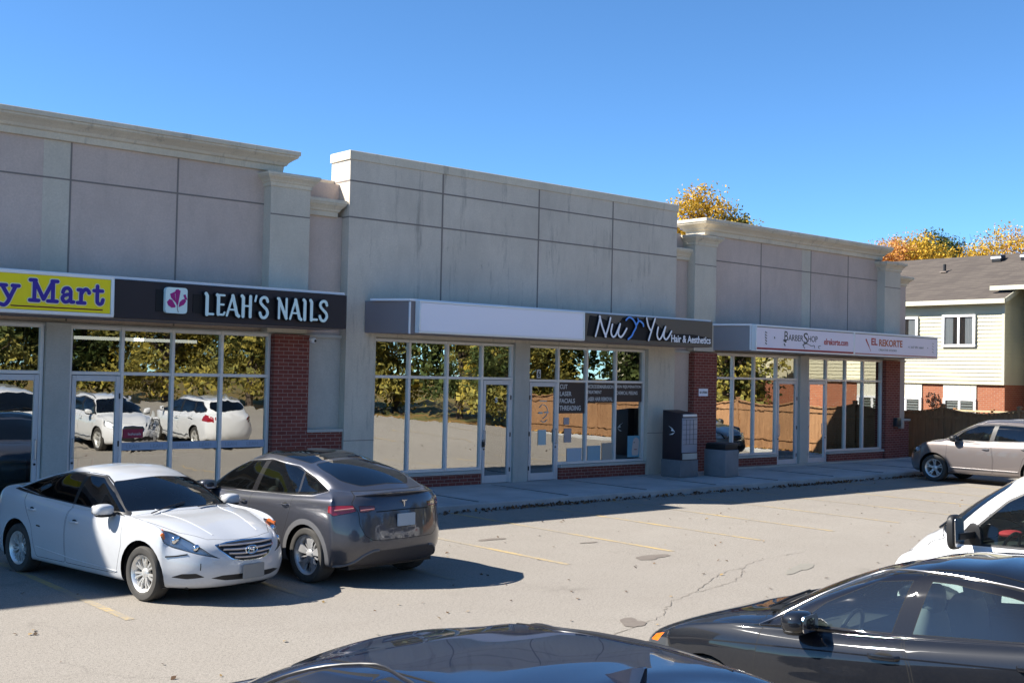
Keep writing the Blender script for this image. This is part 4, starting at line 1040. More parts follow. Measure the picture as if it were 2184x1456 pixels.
# pavement slab in front of the shops
g = MB(); g.prism([(CURB_Y+.16, -.03), (20.9, -.03), (20.9, .155), (CURB_Y+.16, .135)], -40, 35.4, 'x')
tag(g.build('pavement', conc), kind='structure')
g = MB(); g.prism([(CURB_Y, -.03), (CURB_Y+.158, -.03), (CURB_Y+.158, .143), (CURB_Y+.05, .143), (CURB_Y+.012, .12)], -40, 33.9, 'x')
g.prism([(LOT_R+.02, -.03), (LOT_R+.18, -.03), (LOT_R+.18, .14), (LOT_R+.05, .14), (LOT_R+.03, .12)], -34, CURB_Y-.01, 'y')
tag(g.build('kerb', kerbm), kind='structure')
g = MB()
for x in np.arange(-38.5, 35, 2.4): g.box(x, x+.012, CURB_Y+.17, 20.0, .13, .1575)
tag(g.build('pavement_joints', mat('joint_dirt', (.22, .21, .2), .9)), kind='structure')
ml = m_line(); random.seed(5)
g = MB()
for i, x in enumerate([-1.3, .78, 2.86, 4.95, 7.08, 9.2, 11.25, 13.45, 15.62, 17.70, 19.85, 22.0, 24.15, 26.3, 28.45, 30.6, 32.7]):
    y1 = 11.75; n = 14; w = .05
    z = .004
    for k in range(n):
        a = y1+(17.28-y1)*k/n; b = y1+(17.28-y1)*(k+1)/n
        g.add([(x-w, a, z), (x+w, a, z), (x+w, b, z), (x-w, b, z)], [(0, 1, 2, 3)])
for x in np.arange(-6.0, 32, 3.1):
    g.add([(x-.05, .3, LOTZ(.3)+.009), (x+.05, .3, LOTZ(.3)+.009), (x+.05, 5.6, .012), (x-.05, 5.6, .012)], [(0, 1, 2, 3)])
tag(g.build('parking_lines', ml), kind='structure')
# dark oil and tar patches, thin sheets on the asphalt
def patch(cx, cy, rx, ry, seed, rot=0):
    rnd = random.Random(seed); k = 26; pts = []
    for i in range(k):
        a = 2*math.pi*i/k; q = 1+.22*math.sin(2*a+seed)+.14*math.sin(3*a+2*seed)+rnd.uniform(-.10, .10)
        x, y = rx*q*math.cos(a), ry*q*math.sin(a); pts.append((cx+x*math.cos(rot)-y*math.sin(rot), cy+x*math.sin(rot)+y*math.cos(rot), .006))
    return pts
stain = mat('oil_stain', (.13, .108, .088), .8); t = NT(stain); t.color(t.mix(t.noise(t.pos(), 9, 5, .7), (.10, .082, .066), (.21, .18, .15)))
g = MB()
for a in ((12.75, 11.55, .30, .17, 1), (11.9, 14.2, .22, .10, 2), (13.0, 13.1, .16, .05, 3), (9.2, 8.6, .22, .13, 6, .6)):
    p = patch(*a[:5], *(a[5:])); g.add(p, [tuple(range(len(p)))])
tag(g.build('oil_stains', stain), kind='structure')
tarm = mat('repair_patch', (.21, .195, .165), .9); t = NT(tarm); t.color(t.mix(t.noise(t.pos(), 12, 5, .7), (.16, .15, .125), (.27, .25, .21)))
g = MB()
for a in ((11.6, 7.6, 1.1, .34, 5, -.5), (13.8, 9.7, .5, .12, 9, .4)):
    p = patch(*a[:5], *(a[5:])); g.add(p, [tuple(range(len(p)))])
tag(g.build('asphalt_repairs', tarm), kind='structure')
cr = MB(); rnd = random.Random(3)
def crack(pts, w=.0045):
    pts = bez([Vector((a, b, 0)) for a, b in pts], 14)
    for i, p in enumerate(pts): p.x += rnd.uniform(-.03, .03); p.y += rnd.uniform(-.03, .03)
    for i in range(len(pts)-1):
        a, b = pts[i], pts[i+1]; d = (b-a).normalized(); n = Vector((-d.y, d.x, 0)); wa = w*rnd.uniform(.3, 1.3)
        cr.add([a+n*wa+Vector((0, 0, .005)), a-n*wa+Vector((0, 0, .005)), b-n*wa+Vector((0, 0, .005)), b+n*wa+Vector((0, 0, .005))], [(0, 1, 2, 3)])
crack([(7.2, 7.6), (8.2, 8.2), (9.6, 8.6), (10.6, 9.2), (12.2, 9.6), (13.6, 10.4), (15.2, 10.6)])
crack([(11.2, 9.4), (12.4, 10.0), (13.1, 10.2)], .005)
crack([(1.2, 7.9), (2.4, 8.3), (3.8, 8.2)], .008)
crack([(9.9, 7.9), (10.8, 7.8), (12.0, 8.2)], .010)
tag(cr.build('asphalt_cracks', mat('crack_dirt', (.16, .14, .115), .9)), kind='structure')
# ---------------------------------------------------------------- fallen leaves (uncountable)
def attr_mat(name, rough=.85, trans=.0):
    m = mat(name, (.5, .5, .5), rough, spec=.15); t = NT(m)
    a = t.new('ShaderNodeAttribute', attribute_name='lc'); t.l.new(a.outputs['Color'], t.b.inputs['Base Color'])
    if trans:
        tl = t.new('ShaderNodeBsdfTranslucent'); t.l.new(a.outputs['Color'], tl.inputs[0]); mx = t.new('ShaderNodeMixShader'); mx.inputs[0].default_value = trans
        t.l.new(t.b.outputs[0], mx.inputs[1]); t.l.new(tl.outputs[0], mx.inputs[2]); t.l.new(mx.outputs[0], t.n['Material Output'].inputs[0])
    return m
LEAF = attr_mat('leaf', .7, .25); DRY = attr_mat('dry_leaf', .9)
def quad_mesh(name, C, N, S, colr, m, parent=None, fold=.25, seed=0):
    """many leaf faces: centres C, normals N, sizes S, colours"""
    rg = np.random.default_rng(seed); n = len(C)
    N = N/np.linalg.norm(N, axis=1, keepdims=True)
    A = rg.normal(size=(n, 3)); A -= N*(A*N).sum(1, keepdims=True); A /= np.linalg.norm(A, axis=1, keepdims=True); B = np.cross(N, A)
    S = S[:, None]
    v = np.stack([C-A*S*.5, C+B*S*.32+N*S*fold*.3, C+A*S*.5, C-B*S*.32+N*S*fold*.3], 1).reshape(-1, 3)
    me = bpy.data.meshes.new(name); me.vertices.add(4*n); me.vertices.foreach_set('co', v.ravel().astype(np.float32))
    me.loops.add(4*n); me.loops.foreach_set('vertex_index', np.arange(4*n, dtype=np.int32)); me.polygons.add(n)
    me.polygons.foreach_set('loop_start', np.arange(0, 4*n, 4, dtype=np.int32)); me.polygons.foreach_set('loop_total', np.full(n, 4, dtype=np.int32)); me.update(calc_edges=True)
    at = me.attributes.new('lc', 'FLOAT_COLOR', 'FACE'); at.data.foreach_set('color', np.c_[colr, np.ones(n)].ravel().astype(np.float32))
    return link_mesh(name, me, m, parent)
rg = np.random.default_rng(11)
n = 3600; X = rg.uniform(-5, 33.5, n); dens = .35+.65*(np.sin(X*1.3)*.5+.5)*(np.sin(X*.47+1)*.5+.5); keep = rg.uniform(size=n) < dens; X = X[keep]; n = len(X)
Y = CURB_Y-np.abs(rg.normal(0, .10, n))-.02; Z = .012+rg.uniform(0, .05, n)*np.exp(-(CURB_Y-Y)*6)
pal = np.array([(.16, .085, .05), (.22, .11, .055), (.12, .07, .05), (.26, .14, .06), (.10, .065, .05)])
tag(quad_mesh('kerb_leaves', np.c_[X, Y, Z], rg.normal(size=(n, 3))*[.6, .6, 1], rg.uniform(.05, .10, n), pal[rg.integers(0, 5, n)], DRY, seed=1), 'brown fallen leaves drifted along the foot of the kerb', 'fallen leaves', kind='stuff')
n = 420; X = rg.uniform(-2, 33, n); Y = rg.uniform(6.5, 17, n)
pal2 = np.array([(.14, .085, .045), (.10, .06, .035), (.30, .20, .08), (.07, .05, .035)])
tag(quad_mesh('scattered_leaves', np.c_[X, Y, np.full(n, .012)], np.c_[rg.normal(0, .25, (n, 2)), np.ones(n)], rg.uniform(.03, .075, n), pal2[rg.integers(0, 4, n)], DRY, seed=2), 'stray dry leaves scattered over the parking lot', 'fallen leaves', kind='stuff')
n = 9000; X = LOT_R+.3+np.abs(rg.normal(0, 1.1, n)); Y = rg.uniform(-32, 16.5, n); k = np.where(Y > 0, rg.uniform(size=n) < .35, True); X = X[k]; Y = Y[k]; n = len(X)
pal3 = np.array([(.40, .19, .05), (.48, .28, .07), (.26, .12, .05), (.32, .20, .07)])
tag(quad_mesh('verge_leaves', np.c_[X, Y, np.full(n, .02)+rg.uniform(0, .04, n)], np.c_[rg.normal(0, .4, (n, 2)), np.ones(n)], rg.uniform(.10, .2, n), pal3[rg.integers(0, 4, n)], DRY, seed=3), 'orange fallen leaves on the verge along the wooden fence', 'fallen leaves', kind='stuff')
# ================================================================ the plaza building
plaza = empty('shopping_plaza', 'single storey strip of shops with mauve and beige stucco parapets', 'building', (0, 0, 0))
Yw, Yp, Yb, Yg = 20.42, 20.14, 20.14, 20.35      # wing wall, pilaster / block faces, glass line
BACK = 34
def part(mb, name, m, **k): return mb.build(name, m, plaza, **k)
def cornice_prof(z0, h, o):
    return [(z0, .02), (z0+h*.02, o*.16), (z0+h*.28, o*.20), (z0+h*.33, o*.34), (z0+h*.44, o*.42), (z0+h*.56, o*.62), (z0+h*.66, o*.84), (z0+h*.70, o*.90), (z0+h*.76, o*.90), (z0+h*.80, o*1.0), (z0+h*.97, o*1.0), (z0+h, o*.96)]
# --- left wing upper walls (above the canopy soffit)
LX0 = -5.0
m = MB(); m.box(LX0, 11.30, Yw, Yw+.5, 3.36, 6.60); part(m, 'wall', M['pink'])
m = MB(); m.box(11.30, 12.86, Yw+.12, Yw+.5, 3.36, 6.50); part(m, 'wall', M['pink'])
m = MB(); m.ring(11.9, 12.858, Yw+.36, Yw+.7, [(6.502, .0), (6.503, .04), (6.60, .04)]); part(m, 'coping', M['cornice'])
m = MB(); m.box(11.94, 12.86, 20.40, Yw+.10, 3.36, 5.80); part(m, 'wall', M['pink'])
m = MB(); m.ring(LX0, 11.38, Yw-.02, Yw+.55, cornice_prof(6.54, .42, .30)); part(m, 'cornice', M['cornice'], smooth=False)
m = MB(); m.box(11.06, 11.94, Yp, Yw+.4, 3.36, 6.22); part(m, 'pilaster', M['beige'])
m = MB(); m.ring(11.06, 11.94, Yp, Yw+.38, cornice_prof(6.22, .26, .15)); part(m, 'pilaster_capital', M['cornice'])
m = MB(); m.ring(11.96, 12.68, 20.36, Yw+.3, cornice_prof(5.78, .34, .17)); part(m, 'ledge_cornice', M['cornice'])
m = MB(); m.box(6.80, 7.26, Yw-.003, Yw+.01, 3.4, 6.535); part(m, 'wall_band', M['beige'])
m = MB()
for x in (7.275, 9.26, 4.6, 2.4): m.box(x-.016, x+.016, Yw-.006, Yw+.01, 3.4, 6.54)
m.box(LX0, 11.06, Yw-.007, Yw+.01, 5.865, 5.895); m.box(11.06, 11.94, Yp-.003, Yp+.01, 5.66, 5.685)
part(m, 'wall_joints', M['joint'])
# --- tall corner block beyond the left edge (it throws the long shadow over the first stalls)
m = MB(); m.box(-19, -3.1, 19.9, 27, 3.3, 10.25); part(m, 'wall', M['block']); m = MB(); m.ring(-19, -3.1, 19.9, 27, [(10.25, 0), (10.26, .03), (10.42, .03)]); part(m, 'coping', M['cornice'])
m = MB(); m.box(-19, -3.1, 20.2, 27, .1, 3.3); part(m, 'wall', M['brick'])
# --- centre block
m = MB(); m.box(12.864, 22.99, Yb, 20.86, 3.36, 6.985); part(m, 'wall', M['block'])
m = MB(); m.ring(12.864, 22.99, Yb, 20.86, [(6.986, .0), (6.987, .025), (7.16, .025), (7.175, .01)]); part(m, 'coping', M['cornice'])
m = MB()
for x in (15.26, 18.10, 20.58): m.box(x-.02, x+.02, Yb-.004, Yb+.01, 4.0, 6.985)
for z in (5.80, 6.55):
    m.box(12.864, 22.99, Yb-.005, Yb+.01, z-.016, z+.016)
    m.box(12.859, 12.87, Yb, 20.86, z-.014, z+.014)
part(m, 'wall_joints', M['joint'])
# --- right wing
RXe = 33.15
m = MB(); m.box(24.42, RXe+.1, Yw, Yw+.5, 3.36, 6.60); part(m, 'wall', M['pink'])
m = MB(); m.box(22.99, 24.42, Yw+.12, Yw+.5, 3.36, 6.46); part(m, 'wall', M['pink'])
m = MB(); m.ring(22.995, 23.9, Yw+.36, Yw+.7, [(6.462, .0), (6.463, .0), (6.55, .0)]); part(m, 'coping', M['cornice'])
m = MB(); m.box(22.99, 23.86, 20.40, Yw+.10, 3.36, 5.80); part(m, 'wall', M['pink'])
m = MB(); m.ring(24.42, RXe-.02, Yw-.02, Yw+.55, cornice_prof(6.54, .42, .30)); part(m, 'cornice', M['cornice'])
m = MB(); m.box(23.74, 24.62, Yp, Yw+.4, 3.36, 6.20); part(m, 'pilaster', M['beige'])
m = MB(); m.ring(23.74, 24.62, Yp, Yw+.38, cornice_prof(6.20, .26, .15)); part(m, 'pilaster_capital', M['cornice'])
m = MB(); m.ring(23.14, 23.72, 20.36, Yw+.3, cornice_prof(5.78, .30, .15)); part(m, 'ledge_cornice', M['cornice'])
m = MB(); m.box(33.0, 33.92, Yp, Yw+.4, 3.36, 6.20); part(m, 'pilaster', M['beige'])
m = MB(); m.ring(33.0, 33.92, Yp, Yw+.38, cornice_prof(6.20, .28, .16)); part(m, 'pilaster_capital', M['cornice'])
m = MB(); m.box(33.92, 34.62, 20.36, 33, 3.36, 5.82); part(m, 'wall', M['pink'])
m = MB(); m.ring(33.95, 34.62, 20.36, 33, cornice_prof(5.80, .30, .20)); part(m, 'ledge_cornice', M['cornice'])
m = MB(); m.box(28.93, 29.36, Yw-.003, Yw+.01, 3.4, 6.535); part(m, 'wall_band', M['beige'])
m = MB()
for x in (26.95, 29.38, 31.35): m.box(x-.016, x+.016, Yw-.006, Yw+.01, 3.4, 6.54)
m.box(24.62, 33.0, Yw-.007, Yw+.01, 5.865, 5.895); m.box(23.74, 24.62, Yp-.003, Yp+.01, 5.66, 5.685); m.box(33.0, 33.92, Yp-.003, Yp+.01, 5.66, 5.685)
part(m, 'wall_joints', M['joint'])
# roof slab and back
m = MB(); m.box(-3, 33.9, 20.95, BACK, 5.6, 5.9); m.box(-3, 34.5, BACK, BACK+.3, .1, 5.9); m.box(-3, -2.8, 21, BACK, .1, 5.6); part(m, 'roof', mat('roof_gravel', (.22, .21, .2), .9))
# interior shell
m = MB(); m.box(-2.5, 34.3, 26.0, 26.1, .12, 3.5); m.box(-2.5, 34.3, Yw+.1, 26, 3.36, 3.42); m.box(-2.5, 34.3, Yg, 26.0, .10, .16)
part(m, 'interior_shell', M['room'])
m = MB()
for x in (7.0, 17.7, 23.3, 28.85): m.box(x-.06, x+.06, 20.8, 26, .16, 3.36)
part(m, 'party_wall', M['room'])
# --- ground floor piers
def pier(x0, x1, y0, y1, z0, z1, mt, nm='wall_pier'): m = MB(); m.box(x0, x1, y0, y1, z0, z1); return part(m, nm, M[mt])
pier(6.88, 7.30, 20.22, 20.6, .10, 3.36, 'sillstone')
pier(11.24, 12.02, 20.16, 20.6, .10, 3.33, 'brick', 'brick_pier'); pier(12.02, 12.86, 20.20, 20.6, .10, 1.39, 'brick', 'brick_pier')
pier(12.02, 12.86, 20.34, 20.6, 1.44, 3.36, 'sillstone'); pier(12.02, 12.86, 20.16, 20.36, 1.39, 1.45, 'sillstone', 'sill')
pier(12.864, 13.60, Yb, 20.6, .10, 3.36, 'block'); pier(17.50, 17.95, 20.18, 20.6, .10, 3.36, 'sillstone'); pier(21.98, 22.99, Yb, 20.6, .10, 3.36, 'block')
pier(22.99, 23.78, 20.34, 20.6, .10, 3.36, 'pink'); pier(23.78, 24.72, 20.14, 20.6, .10, 3.33, 'brick', 'brick_pier')
pier(28.66, 29.08, 20.22, 20.6, .10, 3.36, 'sillstone'); pier(33.18, 34.00, 20.16, 20.6, .10, 3.33, 'brick', 'brick_pier')
pier(34.0, 34.62, 20.36, 33, 1.45, 3.36, 'pink'); pier(34.0, 34.70, 20.24, 33, .10, 1.39, 'brick', 'brick_pier'); pier(34.0, 34.74, 20.20, 33, 1.39, 1.45, 'sillstone', 'sill')
pier(24.3, 34.75, 20.12, 20.34, .10, .20, 'sillstone', 'plinth')
m = MB()
m.box(12.864, 13.60, Yb-.004, Yb+.01, 1.20, 1.215); m.box(21.98, 22.99, Yb-.004, Yb+.01, 1.20, 1.215)
part(m, 'wall_joints', M['joint'])
# lintel band between glass and canopy
m = MB(); m.box(LX0, 34.6, 20.30, 20.42, 3.30, 3.3595); part(m, 'lintel', M['sillstone'])
# --- storefront glazing
PANES = [m_pane('pane_glass_%s' % k, tint=(.40, .42, .39), refl=r, wav=w, seed=i*7) for i, (k, r, w) in enumerate((('wavy', .46, .20), ('flat', .46, .10), ('mid', .60, .17)))]
def storefront(xs, z0, zm, z1, Y, door, top_only=(), pane=0, hinge=1, sill=True, brick=True, base_z=.14, solid=None, lab=None):
    """xs: mullion positions; door: index of the bay holding the door"""
    w = .030; fr = MB(); D = .055
    n = len(xs)-1
    for i, x in enumerate(xs):
        z_ = base_z if i in (door, door+1) else z0
        fr.box(x-w, x+w, Y-D, Y+D, z_, z1)
    for i in range(n):
        a, b = xs[i]+w, xs[i+1]-w
        fr.box(a, b, Y-D+.003, Y+D-.003, z1-.06, z1); fr.box(a, b, Y-D+.003, Y+D-.003, zm-.03, zm+.03)
        if i != door: fr.box(a, b, Y-D+.003, Y+D-.003, z0, z0+.06)
    f = part(fr, 'storefront_window', M['alum'], bevel=.004, seg=1)
    if lab: f['label'] = lab
    for i in range(n):
        a, b = xs[i]+w, xs[i+1]-w
        p = MB(); p.add([(a, Y, zm+.03), (b, Y, zm+.03), (b, Y, z1-.06), (a, Y, z1-.06)], [(0, 1, 2, 3)]); p.build('pane', PANES[pane], f)
        if i != door:
            p = MB(); p.add([(a, Y, z0+.06), (b, Y, z0+.06), (b, Y, zm-.03), (a, Y, zm-.03)], [(0, 1, 2, 3)]); p.build('pane', PANES[pane], f)
    # door leaf
    a, b = xs[door]+w+.006, xs[door+1]-w-.006; zt = zm-.04; zb = base_z+.02
    d = MB(); s = .075; y0, y1 = Y-.045-.02, Y+.0
    d.box(a, a+s, y0, y1, zb, zt); d.box(b-s, b, y0, y1, zb, zt); d.box(a+s, b-s, y0+.002, y1-.002, zt-.10, zt); d.box(a+s, b-s, y0+.002, y1-.002, zb, zb+.17)
    dd = part(d, 'door', M['alum_door'], bevel=.004, seg=1)
    p = MB(); p.add([(a+s, Y-.03, zb+.17), (b-s, Y-.03, zb+.17), (b-s, Y-.03, zt-.10), (a+s, Y-.03, zt-.10)], [(0, 1, 2, 3)]); p.build('pane', PANES[1], dd)
    hx = b-s*.5 if hinge < 0 else a+s*.5
    h = MB(); sg = 1 if hinge > 0 else -1
    h.tube([(hx, y0, 1.35), (hx+.0, y0-.05, 1.35), (hx+.0, y0-.05, 1.02), (hx, y0, 1.02)], .013, 6); h.build('handle', M['satin'], dd, smooth=True)
    k = MB(); k.lathe([(0, -.012), (.02, -.01), (.02, .01)], 12, c=(hx, y0-.002, .93)); k.build('lock', M['black'], dd)
    hg = MB(); ox = (b-.006 if hinge > 0 else a+.006)
    for z in (.45, 1.25, 2.1): hg.box(ox-.012, ox+.012, y0-.012, y0+.01, z-.05, z+.05)
    hg.build('hinge', M['black'], dd)
    # sill and brick below the glass
    for (i0, i1) in ((0, door), (door+1, n)):
        if i1 <= i0: continue
        xa, xb = xs[i0]-(w if i0 else w), xs[i1]+w
        if i0 == door+1: xa = xs[i0]+w
        if i1 == door: xb = xs[i1]-w
        xa += .002; xb -= .002
        if sill: m = MB(); m.box(xa, xb, Y-.16, Y+.05, z0-.07, z0-.004); part(m, 'sill', M['sillstone'])
        if brick: m = MB(); m.box(xa, xb, Y-.12, Y+.05, .10, z0-.07); part(m, 'brick_base', M['brick'])
    return f, dd
M['alum_door'] = m_alum('aluminium_door', (.62, .62, .64))
S1, D1 = storefront([3.0, 3.95, 4.9, 5.82, 6.84], .50, 2.50, 3.33, 20.35, 3, pane=0, hinge=-1, lab='window wall of the shop under the yellow sign')
S2, D2 = storefront([7.33, 8.26, 9.22, 10.20, 11.20], .42, 2.50, 3.33, 20.35, 0, pane=0, hinge=1, lab='window wall of the nail salon')
S3, D3 = storefront([13.64, 14.56, 15.59, 16.58, 17.47], .47, 2.53, 3.33, 20.30, 3, pane=2, hinge=1, lab='window wall of the shop under the blank white sign')
S4, D4 = storefront([17.98, 18.94, 19.90, 20.92, 21.94], .50, 2.50, 3.33, 20.30, 0, pane=1, hinge=-1, lab='window wall of the hair and aesthetics shop')
S5, D5 = storefront([24.76, 25.64, 26.58, 27.62, 28.62], .50, 2.66, 3.33, 20.35, 3, pane=2, hinge=1, lab='window wall of the barber shop, left half')
S6, D6 = storefront([29.12, 30.10, 31.13, 32.10, 33.14], .50, 2.66, 3.33, 20.35, 0, pane=1, hinge=-1, lab='window wall of the barber shop, right half')
# --- canopies (boxes the signs are fixed to)
def canopy(x0, x1, y0, z0, z1, splay=0, mt='canopy', end='canopy2', ywall=20.30):
    m = MB(); m.prism([(x0, y0), (x1, y0), (x1, ywall), (x0-splay, ywall)], z0, z1, 'z'); c = part(m, 'canopy', M[mt], label=None)
    f = MB(); f.prism([(x0-.02, y0-.03), (x1, y0-.03), (x1, ywall-.2), (x0-splay-.02, ywall-.2)], z1, z1+.045, 'z'); f.build('flashing', M['flash'], c)
    return c
canopy(-3, 12.25, 19.30, 3.44, 4.115)
c2 = canopy(13.77, 23.25, 19.20, 3.43, 4.09, .47, 'canopy', ywall=20.12)
c3 = canopy(24.93, 34.30, 19.20, 3.40, 4.07, .45, 'canopy2')
for x, y in ((13.77, 19.20), (24.93, 19.2)):
    m = MB(); m.box(x-.02, x+.015, y-.02, y+.01, 3.42, 4.07); part(m, 'canopy_corner_trim', M['flash'])
# ---------------------------------------------------------------- signs
def panel(root, x0, x1, y0, y1, z0, z1, m, nm='panel', bevel=.004): mb = MB(); mb.box(x0, x1, y0, y1, z0, z1); return mb.build(nm, m, root, bevel=bevel, seg=1)
def frame(root, x0, x1, y, z0, z1, t, d, m, nm='frame'):
    mb = MB(); mb.box(x0, x1, y-d, y, z1-t, z1); mb.box(x0, x1, y-d, y, z0, z0+t); mb.box(x0, x0+t, y-d, y, z0+t, z1-t); mb.box(x1-t, x1, y-d, y, z0+t, z1-t)
    return mb.build(nm, m, root, bevel=.006, seg=1)
# yellow mart sign
YS = 19.29
r = empty('shop_sign', 'yellow light box sign reading Mart with blue slab letters', 'sign', (5.5, 19.2, 3.45))
def atp(o, root): o.location = -root.location if root.location.length else (0, 0, 0); return o
def sp(o, root): o.location = (-root.location.x, -root.location.y, -root.location.z); return o
sp(panel(r, 1.2, 7.60, YS-.16, YS-.001, 3.45, 4.14, M['white_frame'], 'light_box'), r)
sp(panel(r, 1.26, 7.54, YS-.170, YS-.163, 3.51, 4.08, M['yellow'], 'face'), r)
sp(frame(r, 1.2, 7.60, YS-.161, 3.45, 4.14, .055, .022, M['white_frame']), r)
def slab_letters(root, y):
    G = {'M': (1.0, [[(.16, 0), (.16, 1)], [(.16, 1), (.50, .08)], [(.50, .08), (.84, 1)], [(.84, 1), (.84, 0)], [(0, 0), (.32, 0)], [(.66, 0), (1.0, 0)], [(.0, 1), (.2, 1)], [(.8, 1), (1.0, 1)]]),
         'a': (.62, [bez([(.08, .48), (.16, .66), (.34, .70), (.46, .58), (.47, .40), (.47, .14), (.50, .02), (.62, .02)], 5), bez([(.47, .38), (.30, .38), (.10, .28), (.06, .14), (.18, .01), (.34, .04), (.47, .16)], 5)]),
         'r': (.58, [[(.16, 0), (.16, .66)], [(.02, .66), (.16, .66)], [(0, 0), (.34, 0)], bez([(.16, .44), (.26, .62), (.40, .70), (.52, .60), (.54, .52)], 5)]),
         't': (.50, [[(.20, .90), (.20, .22)], bez([(.20, .22), (.22, .06), (.34, -.02), (.46, .06), (.50, .22)], 5), [(.02, .66), (.46, .66)]]),
         'y': (.72, [[(.10, .66), (.40, .06)], bez([(.66, .66), (.48, .20), (.34, -.16), (.20, -.30), (.04, -.26)], 5), [(0, .66), (.26, .66)], [(.52, .66), (.78, .66)]]),
         'i': (.34, [[(.16, 0), (.16, .66)], [(.02, .66), (.16, .66)], [(0, 0), (.32, 0)], [(.15, .9), (.17, .9)]]),
         'l': (.34, [[(.16, 0), (.16, 1)], [(.02, 1), (.16, 1)], [(0, 0), (.32, 0)]])}
    for mt, w, yy in ((M['cream'], .150, y), (M['navy'], .100, y-.012)):
        for (x, ch, W) in ((5.34, 'i', .14), (5.54, 'l', .14), (5.75, 'y', .27), (6.22, 'M', .43), (6.715, 'a', .20), (6.985, 'r', .20), (7.245, 't', .16)):
            mb = MB(); wd, strokes = G[ch]
            for st in strokes: stroke(mb, [(x+a*W/wd, 3.665+b*.325) for a, b in st], [w*.62]*len(st), yy-.006, yy)
            sp(mb.build('outline' if mt is M['cream'] else 'lettering', mt, root), root)
slab_letters(r, YS-.171)
m = MB(); m.box(5.93, 7.41, YS-.176, YS-.170, 3.555, 3.575); sp(m.build('underline', M['maroon'], r), r)
# nail salon sign
r = empty('shop_sign', "dark panel sign reading LEAH'S NAILS in pale raised letters with a flower logo", 'sign', (9.9, 19.2, 3.45))
sp(panel(r, 7.605, 12.25, YS-.10, YS-.001, 3.45, 4.10, M['black_sign'], 'panel'), r)
Yf = YS-.10
sp(panel(r, 8.36, 8.79, Yf-.010, Yf-.001, 3.60, 3.98, M['raceway'], 'logo_backing'), r)  # black backing plate behind the raised logo panel
m = MB(); m.prism(rpoly([(8.50, 3.575), (8.90, 3.575), (8.90, 4.025), (8.50, 4.025)], .06, 5), Yf-.10, Yf-.012, 'y'); sp(m.build('logo_panel', M['letter'], r), r)
m = MB(); cx, cz = 8.715, 3.66
def petal(p, e=0): m.prism([(cx+a*.40, cz+b*.40) for a, b in p], Yf-.106-e, Yf-.1, 'y')
petal([(-.14, .70), (-.10, .62), (-.06, .22), (.0, .10), (.04, .22), (.13, .78), (.02, .84), (-.08, .82)][::1])
petal([(-.34, .62), (-.14, .72), (-.11, .50), (-.06, .24), (-.22, .38), (-.30, .46)])
petal([(-.48, .26), (-.36, .40), (-.24, .36), (-.08, .10), (-.10, .04), (-.26, .02), (-.42, .12)])
petal([(.10, .28), (.22, .40), (.34, .44), (.40, .34), (.30, .18), (.06, .06)]); petal([(.26, .60), (.36, .64), (.46, .40), (.36, .40)])
sp(m.build('flower_logo', M['magenta'], r), r)
m = MB(); stroke(m, [(cx, cz+.05), (cx+.005, cz-.02), (cx+.02, cz-.06)], .012, Yf-.106, Yf-.1); sp(m.build('flower_stem', M['grey_text'], r), r)
LG = {'L': (.52, [([(.10, 1), (.17, .9), (.17, 0)], .15), ([(.17, 0.03), (.52, .03)], .10)]),
      'E': (.52, [([(.10, .97), (.17, .9), (.17, 0.04)], .15), ([(.10, .97), (.50, .97)], .09), ([(.17, .52), (.46, .52)], .09), ([(.17, .03), (.46, .03), (.52, .14)], .09)]),
      'A': (.70, [([(.03, 0), (.34, .98)], .10), ([(.34, .98), (.60, .06), (.70, 0)], .15), ([(.14, .30), (.52, .30)], .08)]),
      'H': (.64, [([(.06, 1), (.14, .92), (.14, 0)], .15), ([(.55, 1), (.55, 0)], .14), ([(.14, .52), (.55, .52)], .08)]),
      "'": (.20, [([(.14, 1.05), (.08, .78)], .09)]),
      'S': (.56, [(bez([(.50, .80), (.44, .95), (.28, 1.0), (.12, .90), (.10, .72), (.28, .54), (.46, .38), (.50, .18), (.36, .0), (.16, .02), (.06, .22)], 4), .13)]),
      'N': (.66, [([(.04, 1), (.12, .92), (.12, 0)], .11), ([(.10, .98), (.56, .02)], .14), ([(.56, 1), (.56, 0)], .11)]),
      'I': (.26, [([(.04, 1), (.12, .92), (.12, 0)], .15)]), ' ': (.30, [])}
def letters(root, y, x0, x1, z0, z1, txt, mt, G, depth=.09, grow=0):
    tw = sum(G[c][0]+.10 for c in txt)-.10; kx = (x1-x0)/tw; H = z1-z0; x = x0; mb = MB()
    for c in txt:
        wd, st = G[c]
        for pts, w in st: stroke(mb, [(x+a*kx, z0+b*H) for a, b in pts], w*H*1.12+2*grow, y-depth, y)
        x += (wd+.10)*kx
    return mb
rw = MB(); rw.prism([(9.05, 3.61), (9.05, 3.93), (9.33, 3.95), (11.60, 3.95), (11.60, 3.58), (9.3, 3.58)], Yf-.012, Yf-.001, 'y'); sp(rw.build('raceway', M['raceway'], r), r)
sp(letters(r, Yf-.013, 9.22, 11.76, 3.585, 3.955, "LEAH'S NAILS", M['letter'], LG, .05, .012).build('letter_returns', M['raceway'], r), r)
sp(letters(r, Yf-.085, 9.22, 11.76, 3.585, 3.955, "LEAH'S NAILS", M['letter'], LG, .006).build('lettering', M['letter'], r), r)
# blank covered sign
YC = 19.19
r = empty('shop_sign', 'blank white light box sign on the front of the middle canopy', 'sign', (16.2, 19.1, 3.45))
sp(panel(r, 13.90, 18.60, YC-.14, YC-.001, 3.44, 4.10, M['white_frame'], 'light_box'), r)
sp(panel(r, 13.94, 18.56, YC-.150, YC-.143, 3.48, 4.06, M['white_sign'], 'face'), r)
sp(frame(r, 13.90, 18.60, YC-.141, 3.44, 4.10, .035, .018, M['white_frame']), r)
